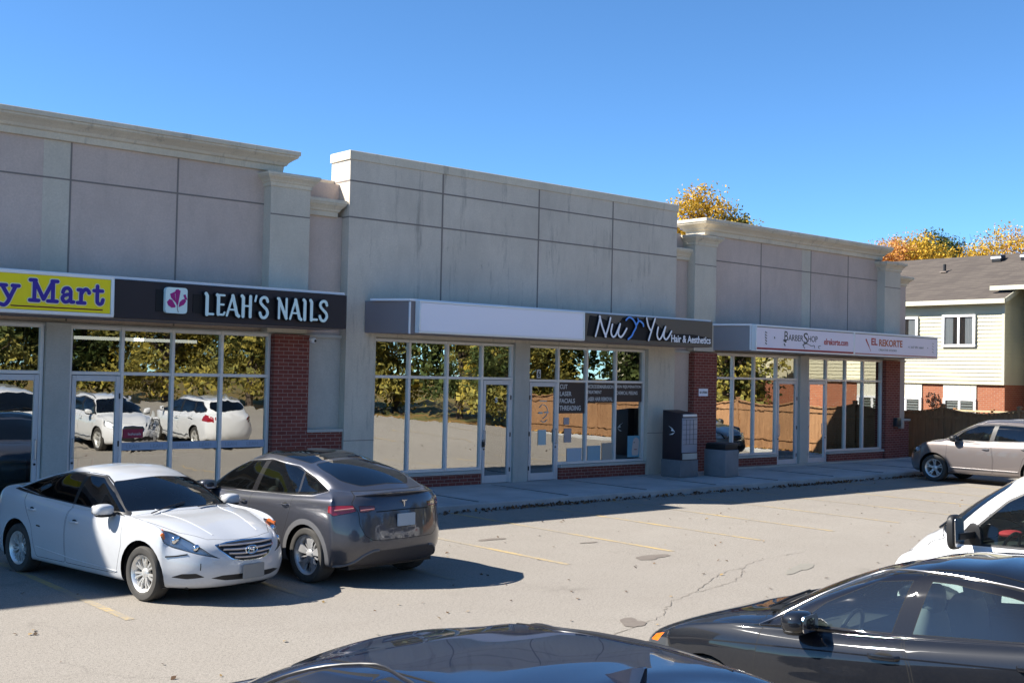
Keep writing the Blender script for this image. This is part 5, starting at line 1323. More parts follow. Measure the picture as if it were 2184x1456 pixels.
# hair and aesthetics sign
r = empty('shop_sign', 'brown panel sign reading Nu Yu Hair & Aesthetics', 'sign', (20.9, 19.1, 3.45))
sp(panel(r, 18.605, 23.22, YC-.10, YC-.001, 3.44, 4.09, M['brown_sign'], 'panel'), r); Yf = YC-.10
rw = MB(); rw.prism([(18.72, 3.56), (20.55, 3.52), (21.3, 3.53), (23.15, 3.50), (23.16, 3.66), (22.5, 3.73), (21.5, 3.72), (21.35, 3.80), (20.95, 4.02), (20.62, 4.04), (19.9, 4.04), (19.75, 3.86), (19.4, 3.93), (19.1, 4.02), (18.80, 4.04)], Yf-.010, Yf-.001, 'y')
sp(rw.build('raceway', M['raceway'], r), r)
def script(x, curves, mt, nm):
    m = MB(); m2 = MB()
    for pts, w in curves:
        q = [(x+a, 3.56+b) for a, b in bez(pts, 5)]; stroke(m, q, w, Yf-.060, Yf-.054); stroke(m2, q, w+.022, Yf-.030, Yf-.012)
    sp(m.build(nm, mt, r), r); sp(m2.build('letter_return', M['raceway'], r), r)
script(18.95, [([(0, 0), (.07, .20), (.14, .46)], .045), ([(.12, .47), (.22, .22), (.34, 0)], .050), ([(.32, 0), (.42, .24), (.48, .45)], .045)], M['letter_white'], 'script_letter')
U = [([(.08, .30), (.04, .12), (.10, .01), (.20, .06), (.34, .32)], .045), ([(.34, .32), (.28, .10), (.36, .01), (.46, .08), (.56, .22)], .045)]
script(19.42, U, M['letter_white'], 'script_letter')
script(20.68, [([(0, .50), (.06, .32), (.16, .20)], .045), ([(.30, .50), (.20, .26), (.08, -.03)], .045)], M['letter_white'], 'script_letter')
script(21.02, U, M['letter_white'], 'script_letter')
script(19.98, [([(-.02, .42), (.08, .49), (.20, .46), (.30, .36), (.33, .27), (.24, .14), (.18, .05), (.06, -.03)], .042), ([(.33, .30), (.40, .40), (.38, .48)], .030), ([(.34, .34), (.44, .42), (.56, .36), (.58, .30)], .040)], M['letter_blue'], 'blue_swirl')
sp(text_mesh('Hair & Aesthetics', r, 'lettering', M['letter_white'], 21.62, 23.13, 3.515, 3.70, Yf-.02, .006, bold=.02), r)
# barber signs
r = empty('shop_sign', 'white light box sign reading BarberShop elrekorte.com', 'sign', (27.2, 19.1, 3.45))
sp(panel(r, 24.96, 29.60, YC-.14, YC-.001, 3.40, 4.10, M['white_frame'], 'light_box'), r); sp(panel(r, 25.0, 29.56, YC-.150, YC-.143, 3.44, 4.05, M['white_sign2'], 'face'), r)
sp(frame(r, 24.96, 29.60, YC-.141, 3.40, 4.10, .04, .018, M['white_frame']), r); Yf = YC-.1505
m = MB(); m.box(25.0, 29.56, Yf-.003, Yf, 3.445, 3.495); sp(m.build('red_stripe', M['red_line'], r), r)
m = MB(); m.box(25.0, 29.56, Yf-.003, Yf, 4.03, 4.055); sp(m.build('dark_stripe', M['grey_text'], r), r)
sp(text_mesh('B', r, 'lettering', M['green_dark'], 26.22, 26.38, 3.71, 3.97, Yf, .004, bold=.0), r); sp(text_mesh('ARBER', r, 'lettering', M['green_dark'], 26.40, 27.08, 3.72, 3.885, Yf, .004), r)
sp(text_mesh('S', r, 'lettering', M['green_dark'], 27.10, 27.30, 3.66, 3.96, Yf, .004), r); sp(text_mesh('HOP', r, 'lettering', M['green_dark'], 27.32, 27.76, 3.72, 3.885, Yf, .004), r)
m = MB()
stroke(m, bez([(27.05, 3.62), (27.25, 3.66), (27.45, 3.61), (27.60, 3.62), (27.62, 3.56)], 5), .016, Yf-.004, Yf); stroke(m, bez([(27.12, 3.66), (27.10, 3.58), (27.16, 3.53)], 4), .018, Yf-.004, Yf); stroke(m, bez([(27.90, 3.62), (27.80, 3.60), (27.84, 3.54)], 4), .014, Yf-.004, Yf)
stroke(m, [(26.18, 3.72), (26.28, 3.68)], .04, Yf-.004, Yf); stroke(m, [(26.20, 3.62), (26.24, 3.58)], .035, Yf-.004, Yf)
for k in range(5): stroke(m, [(25.36, 3.92-k*.075), (25.42, 3.89-k*.075)], .022, Yf-.004, Yf)
stroke(m, [(25.76, 3.79), (25.77, 3.76)], .03, Yf-.004, Yf)
sp(m.build('scroll_ornament', M['green_dark'], r), r)
sp(text_mesh('elrekorte.com', r, 'lettering', M['red_text'], 28.08, 29.28, 3.66, 3.84, Yf, .004, bold=.02), r)
r = empty('shop_sign', 'pale light box sign reading EL REKORTE at the far right end of the canopy', 'sign', (31.9, 19.1, 3.45))
sp(panel(r, 29.605, 34.30, YC-.14, YC-.001, 3.40, 4.10, M['white_frame'], 'light_box'), r); sp(panel(r, 29.65, 34.26, YC-.150, YC-.143, 3.44, 4.05, M['white_sign2'], 'face'), r)
sp(frame(r, 29.605, 34.30, YC-.141, 3.40, 4.10, .04, .018, M['white_frame']), r)
m = MB(); m.box(29.65, 34.26, Yf-.003, Yf, 3.445, 3.475); sp(m.build('orange_stripe', M['orange_text'], r), r)
m = MB(); m.box(29.65, 34.26, Yf-.003, Yf, 4.03, 4.055); sp(m.build('dark_stripe', M['grey_text'], r), r)
sp(text_mesh('EL', r, 'lettering', M['red_text'], 30.50, 30.83, 3.73, 3.94, Yf, .004, bold=.03), r); sp(text_mesh('REKORTE', r, 'lettering', M['orange_text'], 30.92, 32.22, 3.71, 3.92, Yf, .004, bold=.03), r)
sp(text_mesh('CREATIVE STUDIO', r, 'lettering', M['grey_text'], 30.9, 31.9, 3.57, 3.63, Yf, .004, bold=.01), r)
sp(text_mesh('+1 647 891 4664', r, 'lettering', M['grey_text'], 32.55, 33.45, 3.70, 3.77, Yf, .004), r)
m = MB(); stroke(m, [(30.22, 3.88), (30.38, 3.68)], [.06, .03], Yf-.004, Yf); stroke(m, [(30.38, 3.68), (30.47, 3.55)], .014, Yf-.004, Yf); sp(m.build('feather_mark', M['red_text'], r), r)
m = MB(); stroke(m, [(33.7, 3.75), (33.72, 3.73)], .022, Yf-.004, Yf)
for k in range(4): stroke(m, [(34.0, 3.90-k*.09), (34.05, 3.87-k*.09)], .018, Yf-.004, Yf)
sp(m.build('side_mark', M['grey_text'], r), r)
# ---------------------------------------------------------------- window decals and things inside / on the shopfronts
def flat_thing(nm, label, cat, x0, x1, y, z0, z1, m, th=.004):
    mb = MB(); mb.box(x0, x1, y-th, y, z0, z1); o = mb.build(nm, m); tag(o, label, cat); return o
decal = mat('brown_window_decal', (.060, .040, .034), .6); wt = mat('white_vinyl', (.62, .60, .58), .6)
Yd = 20.30-.006
def vinyl(label, x0, x1, z0, z1, lines, cat='window decal'):
    r = empty('window_decal', label, cat, (x0, Yd, z0)); sp(panel(r, x0, x1, Yd-.003, Yd, z0, z1, decal, 'backing', bevel=0), r)
    for (s, a, b, c, d) in lines: sp(text_mesh(s, r, 'lettering', wt, a, b, c, d, Yd-.0035, .002, bold=.02), r)
    return r
vinyl('brown window decal listing CUT LASER FACIALS THREADING', 18.98, 19.87, 1.72, 2.465, [('CUT', 19.03, 19.28, 2.31, 2.42), ('LASER', 19.03, 19.42, 2.14, 2.25), ('FACIALS', 19.03, 19.54, 1.97, 2.08), ('THREADING', 19.03, 19.74, 1.79, 1.91)])
vinyl('brown window decal listing microdermabrasion and laser hair removal', 19.935, 20.885, 1.98, 2.465, [('MICRODERMABRASION', 19.95, 20.87, 2.33, 2.42), ('TREATMENT', 19.95, 20.45, 2.20, 2.28), ('LASER HAIR REMOVAL', 19.95, 20.85, 2.02, 2.12)])
vinyl('brown window decal listing skin rejuvenation and chemical peeling', 20.955, 21.905, 2.0, 2.465, [('SKIN REJUVENATION', 20.97, 21.88, 2.33, 2.42), ('CHEMICAL PEELING', 20.97, 21.75, 2.18, 2.27)])
r = empty('unit_number', 'small white number 6 above the salon door', 'number', (18.36, 20.27, 2.6)); sp(panel(r, 18.28, 18.40, Yd-.003, Yd, 2.56, 2.76, wt, 'backing', bevel=0), r); sp(text_mesh('6', r, 'lettering', M['black'], 18.30, 18.38, 2.58, 2.74, Yd-.0035, .002, bold=.03), r)
r = empty('unit_number', 'small white digit 5 on the door beneath the blank sign', 'number', (17.0, 20.2, 2.0)); sp(text_mesh('5', r, 'lettering', wt, 16.98, 17.06, 1.98, 2.10, 20.262, .002, bold=.03), r)
dw = mat('pale_vinyl', (.45, .55, .56), .6)
m = MB(); yv = 20.262
stroke(m, [(18.36, 2.02), (18.58, 2.02)], .02, yv-.002, yv); stroke(m, bez([(18.36, 1.86), (18.46, 1.94), (18.60, 1.86), (18.60, 1.70), (18.46, 1.60)], 5), .012, yv-.002, yv); stroke(m, [(18.34, 1.74), (18.44, 1.74)], .04, yv-.002, yv); stroke(m, [(18.52, 1.75), (18.64, 1.75)], .03, yv-.002, yv)
stroke(m, bez([(18.40, 1.56), (18.5, 1.52), (18.60, 1.57)], 4), .014, yv-.002, yv)
tag(m.build('door_decal', dw), 'pale swirl logo decal on the salon door', 'window decal')
tag(flat_thing('x', None, None, 18.33, 18.58, yv, .98, 1.34, dw), 'pale blue paper notice taped low on the salon door', 'notice').name = 'paper_notice'
for i, (a, b, c, d, l) in enumerate(((19.18, 19.36, 1.45, 1.62, 'small cut-out vinyl figures beneath the CUT LASER decal'), (19.20, 19.44, 1.02, 1.36, 'hours notice printed beneath the vinyl figures'))):
    o = flat_thing('x', l, 'notice', a, b, Yd, c, d, mat('pale_notice%d' % i, (.42, .36, .36), .6)); o.name = 'window_notice'
for i, (x0, x1, z0, z1, c, l) in enumerate(((19.3, 19.8, .56, .88, (.45, .50, .55), 'white poster at the bottom of the window under the CUT decal'), (20.0, 20.45, .56, .92, (.30, .42, .48), 'pale blue poster at the bottom of the middle salon window'), (20.5, 20.85, .56, .98, (.42, .36, .30), 'tan poster beside the pale blue poster in the salon window'))):
    m = MB(); m.box(x0, x1, Yd-.004, Yd, z0, z1); o = m.build('poster', mat('poster_%d' % i, c, .6)); tag(o, l, 'poster')
# portrait poster + black stand in the right salon pane
r = empty('portrait_poster', 'beauty portrait poster in the bottom right corner of the salon window', 'poster', (21.6, Yd, .6))
sp(panel(r, 21.42, 21.86, Yd-.004, Yd, .60, 1.14, mat('poster_blue', (.16, .36, .46), .5), 'sheet', bevel=0), r)
m = MB(); m.prism(rpoly([(21.58, .64), (21.82, .64), (21.84, 1.05), (21.72, 1.11), (21.62, 1.04), (21.58, .8)], .06), Yd-.006, Yd-.0045, 'y'); sp(m.build('face', mat('poster_skin', (.62, .48, .42), .6), r), r)
m = MB(); m.box(21.66, 21.76, Yd-.008, Yd-.0065, .78, .80); sp(m.build('mouth', mat('poster_lips', (.30, .05, .05), .6), r), r)
m = MB(); m.box(21.63, 21.69, Yd-.008, Yd-.0065, .96, .975); sp(m.build('eye', M['black'], r), r)
# nail salon: frosted stripe with logos, open sign, trolley, lights
r = empty('window_stripe', 'frosted vinyl stripe with faint lettering across the nail salon windows', 'window decal', (9.7, 20.34, 1.1)); fm = mat('frosted_vinyl', (.40, .43, .52), .6); fm2 = mat('frosted_letter', (.28, .31, .38), .6)
for a, b in ((8.295, 9.185), (9.255, 10.165), (10.235, 11.165)):
    sp(panel(r, a, b, 20.340, 20.344, 1.12, 1.26, fm, 'stripe', bevel=0), r)
    for k in range(2): sp(text_mesh('LEAH', r, 'lettering', fm2, a+.10+k*.45, a+.34+k*.45, 1.155, 1.225, 20.339, .002, bold=.01), r)
r = empty('window_sticker', 'small red sticker on the nail salon window beside its door', 'window decal', (8.5, 20.34, 1.4)); sp(panel(r, 8.32, 8.70, 20.340, 20.344, 1.34, 1.50, mat('red_sticker', (.36, .03, .06), .6), 'backing', bevel=0), r)
sp(text_mesh('leahsnails', r, 'lettering', wt, 8.42, 8.66, 1.39, 1.44, 20.339, .002), r)
for x, z, l in ((7.9, 3.12, 'ceiling tube light nearest the nail salon door'), (9.0, 3.12, 'ceiling tube light deeper inside the nail salon')):
    m = MB(); m.box(x, x+1.3, 21.6, 21.75, z, z+.06); tag(m.build('tube_light', mat('tube_light', (.9, .9, .9), .5, emit=((1, 1, .95), .8))), l, 'ceiling light')
m = MB(); m.tube([(7.75, 20.9, .16), (7.75, 20.9, .95)], .02); m.tube([(8.0, 20.9, .16), (8.0, 20.9, .95)], .02); m.blob((7.87, 20.95, 1.02), (.20, .16, .08), 12, 8, .6); tag(m.build('salon_chair', mat('salon_red', (.25, .04, .06), .6), smooth=True), 'red padded chair on metal legs behind the nail salon door', 'chair')
m = MB(); m.box(9.0, 10.2, 20.9, 21.5, .16, .95); tag(m.build('reception_counter', mat('counter_white', (.30, .30, .30), .6), bevel=.02), 'white reception counter behind the nail salon windows', 'counter')
# window bars of the mart, freezer inside
m = MB()
for k in range(7): m.tube([(4.96+k*.27, 20.42, 2.55), (4.96+k*.27, 20.42, 3.27)], .010, 6)
tag(m.build('window_bars', M['satin']), 'vertical metal security bars behind the glass above the mart door', 'bars')
m = MB(); m.box(5.9, 6.8, 20.75, 21.6, .16, 1.0); tag(m.build('freezer', mat('freezer_blue', (.22, .45, .55), .4), bevel=.03), 'pale blue ice cream freezer inside the mart door', 'freezer')
# padlock box on empty unit door
m = MB(); m.box(16.60, 16.66, 20.20, 20.24, .98, 1.10); m.tube([(16.61, 20.22, 1.10), (16.61, 20.22, 1.15), (16.65, 20.22, 1.15), (16.65, 20.22, 1.10)], .006, 6); tag(m.build('lock_box', M['black'], bevel=.004), 'small black key lock box hanging on the door handle beneath the blank sign', 'lock box')
# security camera
r = empty('security_camera', 'white dome security camera at the top of the left brick pier', 'camera', (12.02, 20.10, 3.24))
m = MB(); m.lathe([(0, .0), (.05, -.0), (.055, -.05), (.0, -.05)], 16, 'y'); m.blob((0, -.08, -.01), (.062, .07, .062), 16, 10); m.build('housing', M['flash'], r, smooth=True)
m = MB(); m.blob((.01, -.135, -.02), (.03, .025, .03), 12, 8); m.build('lens', M['black'], r, smooth=True)
# notice on brick pier
r = empty('wall_notice', 'small white notice on the brick pier reading NO LOITERING', 'sign', (24.1, 20.13, 2.2)); sp(panel(r, 23.97, 24.34, 20.128, 20.1385, 2.16, 2.36, M['white_sign'], 'board', bevel=0), r); sp(text_mesh('NO LOITERING', r, 'lettering', M['black'], 24.0, 24.31, 2.23, 2.29, 20.127, .002, bold=.02), r)
# wall box on right pier
r = empty('utility_box', 'small grey electrical box with a pale cover on the far brick pier', 'utility box', (33.85, 20.1, 1.3)); 
m = MB(); m.box(33.62, 33.86, 20.02, 20.159, 1.22, 1.50); sp(m.build('box', M['lamp_dark'], r, bevel=.01), r); m = MB(); m.box(33.89, 34.02, 20.0, 20.155, 1.16, 1.40); sp(m.build('cover', mat('beige_cover', (.48, .40, .34), .6), r, bevel=.01), r)
# ---------------------------------------------------------------- parcel mailbox and litter bin
mb_brown = mat('mailbox_brown', (.030, .018, .022), .5); mb_grey = mat('mailbox_grey', (.30, .31, .36), .45)
r = empty('community_mailbox', 'dark brown community mailbox with grey locker doors on a concrete base', 'mailbox', (22.42, 19.42, .15), R(3), scale=1.03)
m = MB(); m.box(-.36, .36, -.30, .30, 0, .42); m.build('base', m_concrete('bin_concrete', (.24, .24, .25)), r, bevel=.02)
m = MB(); m.prism([(-.29, .42), (.29, .42), (.29, 1.62), (-.29, 1.54)], -.33, .30, 'x'); m.build('cabinet', mb_brown, r, bevel=.015)
f = MB(); f.box(-.31, .28, -.312, -.292, .60, 1.44); dd = f.build('locker_panel', mb_grey, r, bevel=.004)
g = MB()
for z in (.80, .92, 1.04, 1.16, 1.28, 1.40): g.box(-.30, .27, -.316, -.313, z-.004, z+.004)
for x in (-.16, -.02, .12): g.box(x-.004, x+.004, -.317, -.3135, .80, 1.40)
g.build('locker_gaps', M['black'], dd)
f = MB(); f.box(-.28, .26, -.312, -.293, 1.47, 1.53); f.build('mail_slot', M['lamp_house'], r, bevel=.004)
lg = MB(); y0 = -.3315
lg.prism([(.10, 1.24), (-.02, 1.18), (-.10, 1.10), (.02, 1.12), (.00, 1.17)], y0-.003, y0, 'x'); lg.prism([(.08, 1.02), (-.10, 1.09), (-.03, 1.03)], y0-.003, y0, 'x'); lg.build('wing_emblem', M['letter_white'], r)
f = MB(); f.box(-.29, .27, -.325, -.303, .435, .58); f.build('lower_tray', M['sillstone'], r)
r = empty('litter_bin', 'grey concrete litter bin with a dark open top beside the brick pier', 'litter bin', (23.60, 18.98, .148), R(2))
prof = [(0, 0), (.02, .37)]
m = MB(); oc = [(.42*math.cos(a)*(1 if abs(math.cos(a)) < .8 else 1), .40*math.sin(a)) for a in [math.pi/8+k*math.pi/4 for k in range(8)]]
hexa = [(-.36, -.34), (.20, -.34), (.36, -.20), (.36, .34), (-.36, .34)]
m.prism(hexa, 0, .68, 'z'); m.build('body', bpy.data.materials['bin_concrete'], r, bevel=.02)
m = MB(); m.prism([(a*.92, b*.92) for a, b in hexa], .68, .82, 'z'); m.build('rim', M['black'], r, bevel=.01)
m = MB(); m.box(-.30, .30, -.30, .30, .81, .85); m.build('lid', mat('bin_lid', (.05, .04, .045), .6), r, bevel=.015)
# ================================================================ wooden fence
def m_wood(name, c1, c2):
    m = mat(name, c1, .85, spec=.2); t = NT(m); p = t.pos()
    n = t.noise(t.mapping(p, (6, 6, .5)), 2.2, 5, .7); b = t.noise(p, .7, 3)
    t.color(t.mix(t.ramp(t.math('MULTIPLY_ADD', n, .7, t.math('MULTIPLY', b, .3)), [(.3, (0, 0, 0)), (.7, (1, 1, 1))]), c1, c2)); t.bump(n, .3, .01); return m
wood = m_wood('stained_wood', (.20, .105, .052), (.36, .20, .10))
FX = 36.4
fence = empty('wooden_fence', 'brown board fence with a scalloped top between the shops and the pale houses', 'fence', (FX, 10, 0))
fence_posts = [22.6-2.62*i for i in range(10)]
rnd = random.Random(8); pm = MB(); rl = MB()
for a, b in zip(fence_posts[:-1], fence_posts[1:]):
    n = 18
    for k in range(n):
        y1 = a-.05-(a-b-.10)*k/n; y0 = a-.05-(a-b-.10)*(k+1)/n+.006; t = ((y0+y1)/2-b)/(a-b)
        h = 1.80-.17*math.sin(math.pi*t); dx = rnd.uniform(0, .012)
        pm.box(FX-.012-dx, FX+.012-dx, y0, y1, .02, h)
    for z in (.35, 1.45): rl.box(FX-.06, FX-.0245, b+.05, a-.05, z, z+.09)
    k = 14
    for i in range(k):
        t0, t1 = i/k, (i+1)/k; yA, yB = b+(a-b)*t0, b+(a-b)*t1; zA, zB = 1.80-.17*math.sin(math.pi*t0), 1.80-.17*math.sin(math.pi*t1)
        rl.add([(FX-.08, yA, zA), (FX+.05, yA, zA), (FX+.05, yB, zB), (FX-.08, yB, zB), (FX-.08, yA, zA+.045), (FX+.05, yA, zA+.045), (FX+.05, yB, zB+.045), (FX-.08, yB, zB+.045)], [(0, 1, 2, 3), (4, 7, 6, 5), (0, 4, 5, 1), (2, 6, 7, 3), (0, 3, 7, 4), (1, 5, 6, 2)])
sp(pm.build('board_panel', wood, fence), fence); sp(rl.build('rail', wood, fence), fence)
for y in fence_posts:
    m = MB(); m.box(FX-.07, FX+.07, y-.05, y+.05, .0, 1.90); m.ring(FX-.07, FX+.07, y-.05, y+.05, [(1.90, .02), (1.93, .02), (1.96, -.02)]); sp(m.build('post', wood, fence), fence)
# ================================================================ houses beyond the fence
siding_y = mat('pale_yellow_siding', (.74, .70, .50), .6); t = NT(siding_y); t.color(t.mix(t.noise(t.pos(), 1.5, 4), (.47, .44, .31), (.52, .49, .35)))
trim_w = mat('cream_trim', (.50, .48, .37), .6); white_w = mat('white_window_frame', (.66, .66, .66), .5)
house_glass = m_pane('house_glass', (.55, .58, .6), .16, 0.05); curtain = mat('curtain', (.52, .53, .52), .9); blind = mat('window_blind', (.55, .57, .52), .8)
shing = m_brick('roof_shingles', (.12, .10, .083), (.085, .07, .06), (.05, .042, .037), bw=.45, bh=.09)
_t = NT(shing)
panel_m = mat('beige_panel', (.62, .60, .50), .7)
def house(nm_label, X, y0, y1, zeave, ridge_x, ridge_z, wins, lows, cat='house', siding=siding_y, zb=2.62, over=.42, hang=.18):
    r = empty('house', nm_label, cat, (X, (y0+y1)/2, 0))
    m = MB(); m.box(X, X+10.5, y0, y1, 0, zb); sp(m.build('brick_wall', M['brick_house'], r), r)
    m = MB(); z = zb; m.box(X-.10, X+10.5, y0-.02, y1+.02, zb+.001, zb+.03)
    while z < zeave-.32:
        m.add([(X-.10, y0-.02, z), (X-.10, y1, z), (X-.075, y1, z+.152), (X-.075, y0-.02, z+.152), (X-.075, y0-.02, z), (X-.075, y1, z)], [(0, 1, 2, 3), (0, 4, 5, 1), (0, 3, 4), (1, 5, 2)])
        m.add([(X-.10, y0-.02, z), (X-.075, y0, z+.152), (X+10.5, y0, z+.152), (X+10.5, y0-.02, z)], [(0, 1, 2, 3)])
        z += .152
    m.box(X-.07, X+10.4, y0+.01, y1, zb+.04, zeave); sp(m.build('siding', siding, r), r)
    m = MB(); m.box(X-.12, X-.04, y0-.03, y1, z, zeave-.02); m.box(X-.12, X-.02, y0-.035, y0+.07, zb, z); sp(m.build('frieze', trim_w, r), r)
    # roof
    m = MB(); dz = .10; xe = X-over
    ya, yb = y0-hang, y1+.2
    m.add([(xe, ya, zeave), (xe, yb, zeave), (ridge_x, yb, ridge_z), (ridge_x, ya, ridge_z), (2*ridge_x-xe, ya, zeave), (2*ridge_x-xe, yb, zeave)], [(0, 1, 2, 3), (3, 2, 5, 4)])
    rf = m.build('roof', shing, r); sp(rf, r)
    m = MB(); m.box(xe-.06, xe+.02, ya-.02, yb, zeave-.16, zeave+.02); m.add([(xe+.02, ya, zeave-.14), (X, ya, zeave-.14), (X, yb, zeave-.14), (xe+.02, yb, zeave-.14)], [(0, 1, 2, 3)])
    for s_ in (1,):
        m.add([(xe, ya-.03, zeave-.16), (ridge_x, ya-.03, ridge_z-.16), (ridge_x, ya-.03, ridge_z+.03), (xe, ya-.03, zeave+.03), (xe, ya+.0, zeave-.16), (ridge_x, ya+.0, ridge_z-.16), (ridge_x, ya, ridge_z+.03), (xe, ya, zeave+.03)], [(0, 1, 2, 3), (4, 7, 6, 5), (0, 4, 5, 1), (3, 2, 6, 7)])
    sp(m.build('fascia', trim_w, r), r)
    m = MB(); m.add([(X, y0, zeave-.05), (2*ridge_x-X, y0, zeave-.05), (ridge_x, y0, ridge_z-.12)], [(0, 1, 2)]); sp(m.build('gable_wall', siding, r), r)
    def window(a, b, z0, z1, curt=True, n=2):
        f = MB(); xx = X-.17 if z0 > zb else X-.075
        f.box(xx, xx+.1, a-.02, b+.02, z1-.09, z1); f.box(xx, xx+.1, a-.02, b+.02, z0, z0+.11); f.box(xx, xx+.1, a-.02, a+.09, z0+.11, z1-.09); f.box(xx, xx+.1, b-.09, b+.02, z0+.11, z1-.09); f.box(xx+.01, xx+.1, (a+b)/2-.05, (a+b)/2+.05, z0+.11, z1-.09)
        w = sp(f.build('window', white_w, r, bevel=.006, seg=1), r)
        g = MB(); g.add([(xx+.02, a+.08, z0+.1), (xx+.02, b-.08, z0+.1), (xx+.02, b-.08, z1-.08), (xx+.02, a+.08, z1-.08)], [(0, 1, 2, 3)]); g.build('pane', house_glass, w)
        d = MB(); xc = xx+.052
        if curt:
            for (u, v) in ((a+.10, (a+b)/2-.26), ((a+b)/2+.24, b-.10)):
                k = 10
                for i in range(k):
                    p = u+(v-u)*i/k; q = u+(v-u)*(i+1)/k; o = .012*(i % 2)
                    d.add([(xc-o, p, z0+.12), (xc-.012+o, q, z0+.12), (xc-.012+o, q, z1-.1), (xc-o, p, z1-.1)], [(0, 1, 2, 3)])
        else:
            z_ = z0+.14
            while z_ < z1-.12: d.box(xc-.02, xc, a+.14, b-.14, z_, z_+.07); z_ += .11
        d.build('curtain' if curt else 'blind', curtain if curt else blind, w)
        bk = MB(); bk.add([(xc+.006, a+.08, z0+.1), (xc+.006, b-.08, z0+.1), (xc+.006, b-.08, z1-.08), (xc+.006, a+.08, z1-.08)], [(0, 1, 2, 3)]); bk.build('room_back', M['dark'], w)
    for a, b, z0, z1 in wins: window(a, b, z0, z1)
    for a, b, z0, z1 in lows:
        window(a, b, z0, z1, False)
        m = MB(); m.box(X-.04, X+.01, a-.02, b+.02, z1+.002, zb-.002)
        for k in range(1, 6): y = a+(b-a)*k/6; m.box(X-.05, X-.03, y-.006, y+.006, z1+.01, zb-.01)
        sp(m.build('wall_panel', panel_m, r), r)
    return r, rf
h1, rf1 = house('pale yellow sided house with orange brick ground floor behind the fence', 43.0, 21.1, 36, 5.88, 48.2, 8.22, [(22.23, 23.58, 4.07, 5.34), (24.66, 26.0, 4.07, 5.30), (28, 29.3, 4.07, 5.3)], [(22.23, 23.56, .85, 2.06), (24.52, 25.9, .85, 2.06), (28, 29.3, .85, 2.06)])
h2, rf2 = house('neighbouring pale house with a higher eave at the right edge', 43.7, 9.6, 20.25, 6.35, 48.4, 8.42, [(17.2, 18.5, 4.1, 5.3), (14.0, 15.3, 4.1, 5.3), (10.8, 12, 4.1, 5.3)], [(17.2, 18.5, .9, 2.05), (12.8, 14.2, .9, 2.05)], hang=.1)
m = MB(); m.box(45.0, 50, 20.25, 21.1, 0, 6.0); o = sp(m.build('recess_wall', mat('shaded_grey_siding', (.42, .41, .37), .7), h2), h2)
m = MB(); m.add([(43.2, 20.2, 6.42), (43.2, 21.75, 6.42), (48.4, 21.75, 8.44), (48.4, 20.2, 8.44)], [(0, 1, 2, 3)]); sp(m.build('roof', shing, h2), h2)
m = MB(); m.box(43.14, 43.22, 9.6, 21.8, 6.27, 6.44); sp(m.build('fascia', trim_w, h2), h2)
h3, rf3 = house('pale yellow house seen only mirrored in the salon windows', 43.2, -1.0, 7.2, 5.9, 48.2, 8.2, [(1.5, 2.8, 4.1, 5.3), (4.6, 5.9, 4.1, 5.3)], [(2.0, 3.3, .9, 2.05)])
slope = (8.22-5.88)/(48.2-42.58)
def vent(x, y, label, kind=0):
    z = 5.88+(x-42.58)*slope
    r = empty('roof_vent', label, 'roof vent', (x, y, z))
    if kind == 0:
        m = MB(); m.prism([(-.22, -.08), (.24, .0), (.22, .26), (-.20, .20)], -.20, .20, 'y'); m.build('hood', M['black'], r, bevel=.02)
        m = MB(); m.box(-.245, -.215, -.22, .22, .07, .15); m.build('louvre', M['flash'], r)
    else:
        m = MB(); m.tube([(0, 0, -.05), (0, 0, .34)], .06, 10); m.build('pipe', M['black'], r, smooth=True); m = MB(); m.box(-.16, .16, -.14, .14, -.02, .03); m.build('base', mat('vent_base', (.2, .16, .13), .6), r)
    return r
for y, l in ((23.55, 'leftmost of the three black vents near the roof ridge'), (22.3, 'middle one of the three black vents near the roof ridge'), (20.98, 'rightmost of the three black vents near the roof ridge')): vent(47.35, y, l)
vent(46.2, 25.35, 'small dark pipe vent lower on the roof slope', 1)
r = empty('deck_railing', 'low wooden deck railing catching the sun above the fence', 'railing', (40.5, 21, 0))
m = MB()
for k in range(15): y = 18.9+k*.19; m.box(40.48, 40.52, y, y+.05, .9, 1.62)
m.box(40.44, 40.56, 18.85, 21.75, 1.62, 1.68); m.box(40.47, 40.53, 18.85, 21.75, .95, 1.0); sp(m.build('balusters', m_wood('pale_wood', (.45, .34, .20), (.6, .48, .30)), r), r)
for y in (18.85, 20.3, 21.75): m = MB(); m.box(40.44, 40.56, y-.05, y+.05, 0, 1.74); sp(m.build('post', wood, r), r)
# hanging basket on the brick
r = empty('wall_plant', 'small dark wreath hanging on the orange brick between two windows', 'wreath', (42.9, 24.0, 2.0)); rgx = np.random.default_rng(4); n = 160
a = rgx.uniform(0, 6.28, n); q = .20+rgx.normal(0, .05, n)
o = quad_mesh('wreath', np.c_[rgx.normal(-.05, .03, n), q*np.cos(a)*.9, q*np.sin(a)], rgx.normal(size=(n, 3)), rgx.uniform(.05, .12, n), np.tile((.05, .035, .03), (n, 1)), DRY, r)
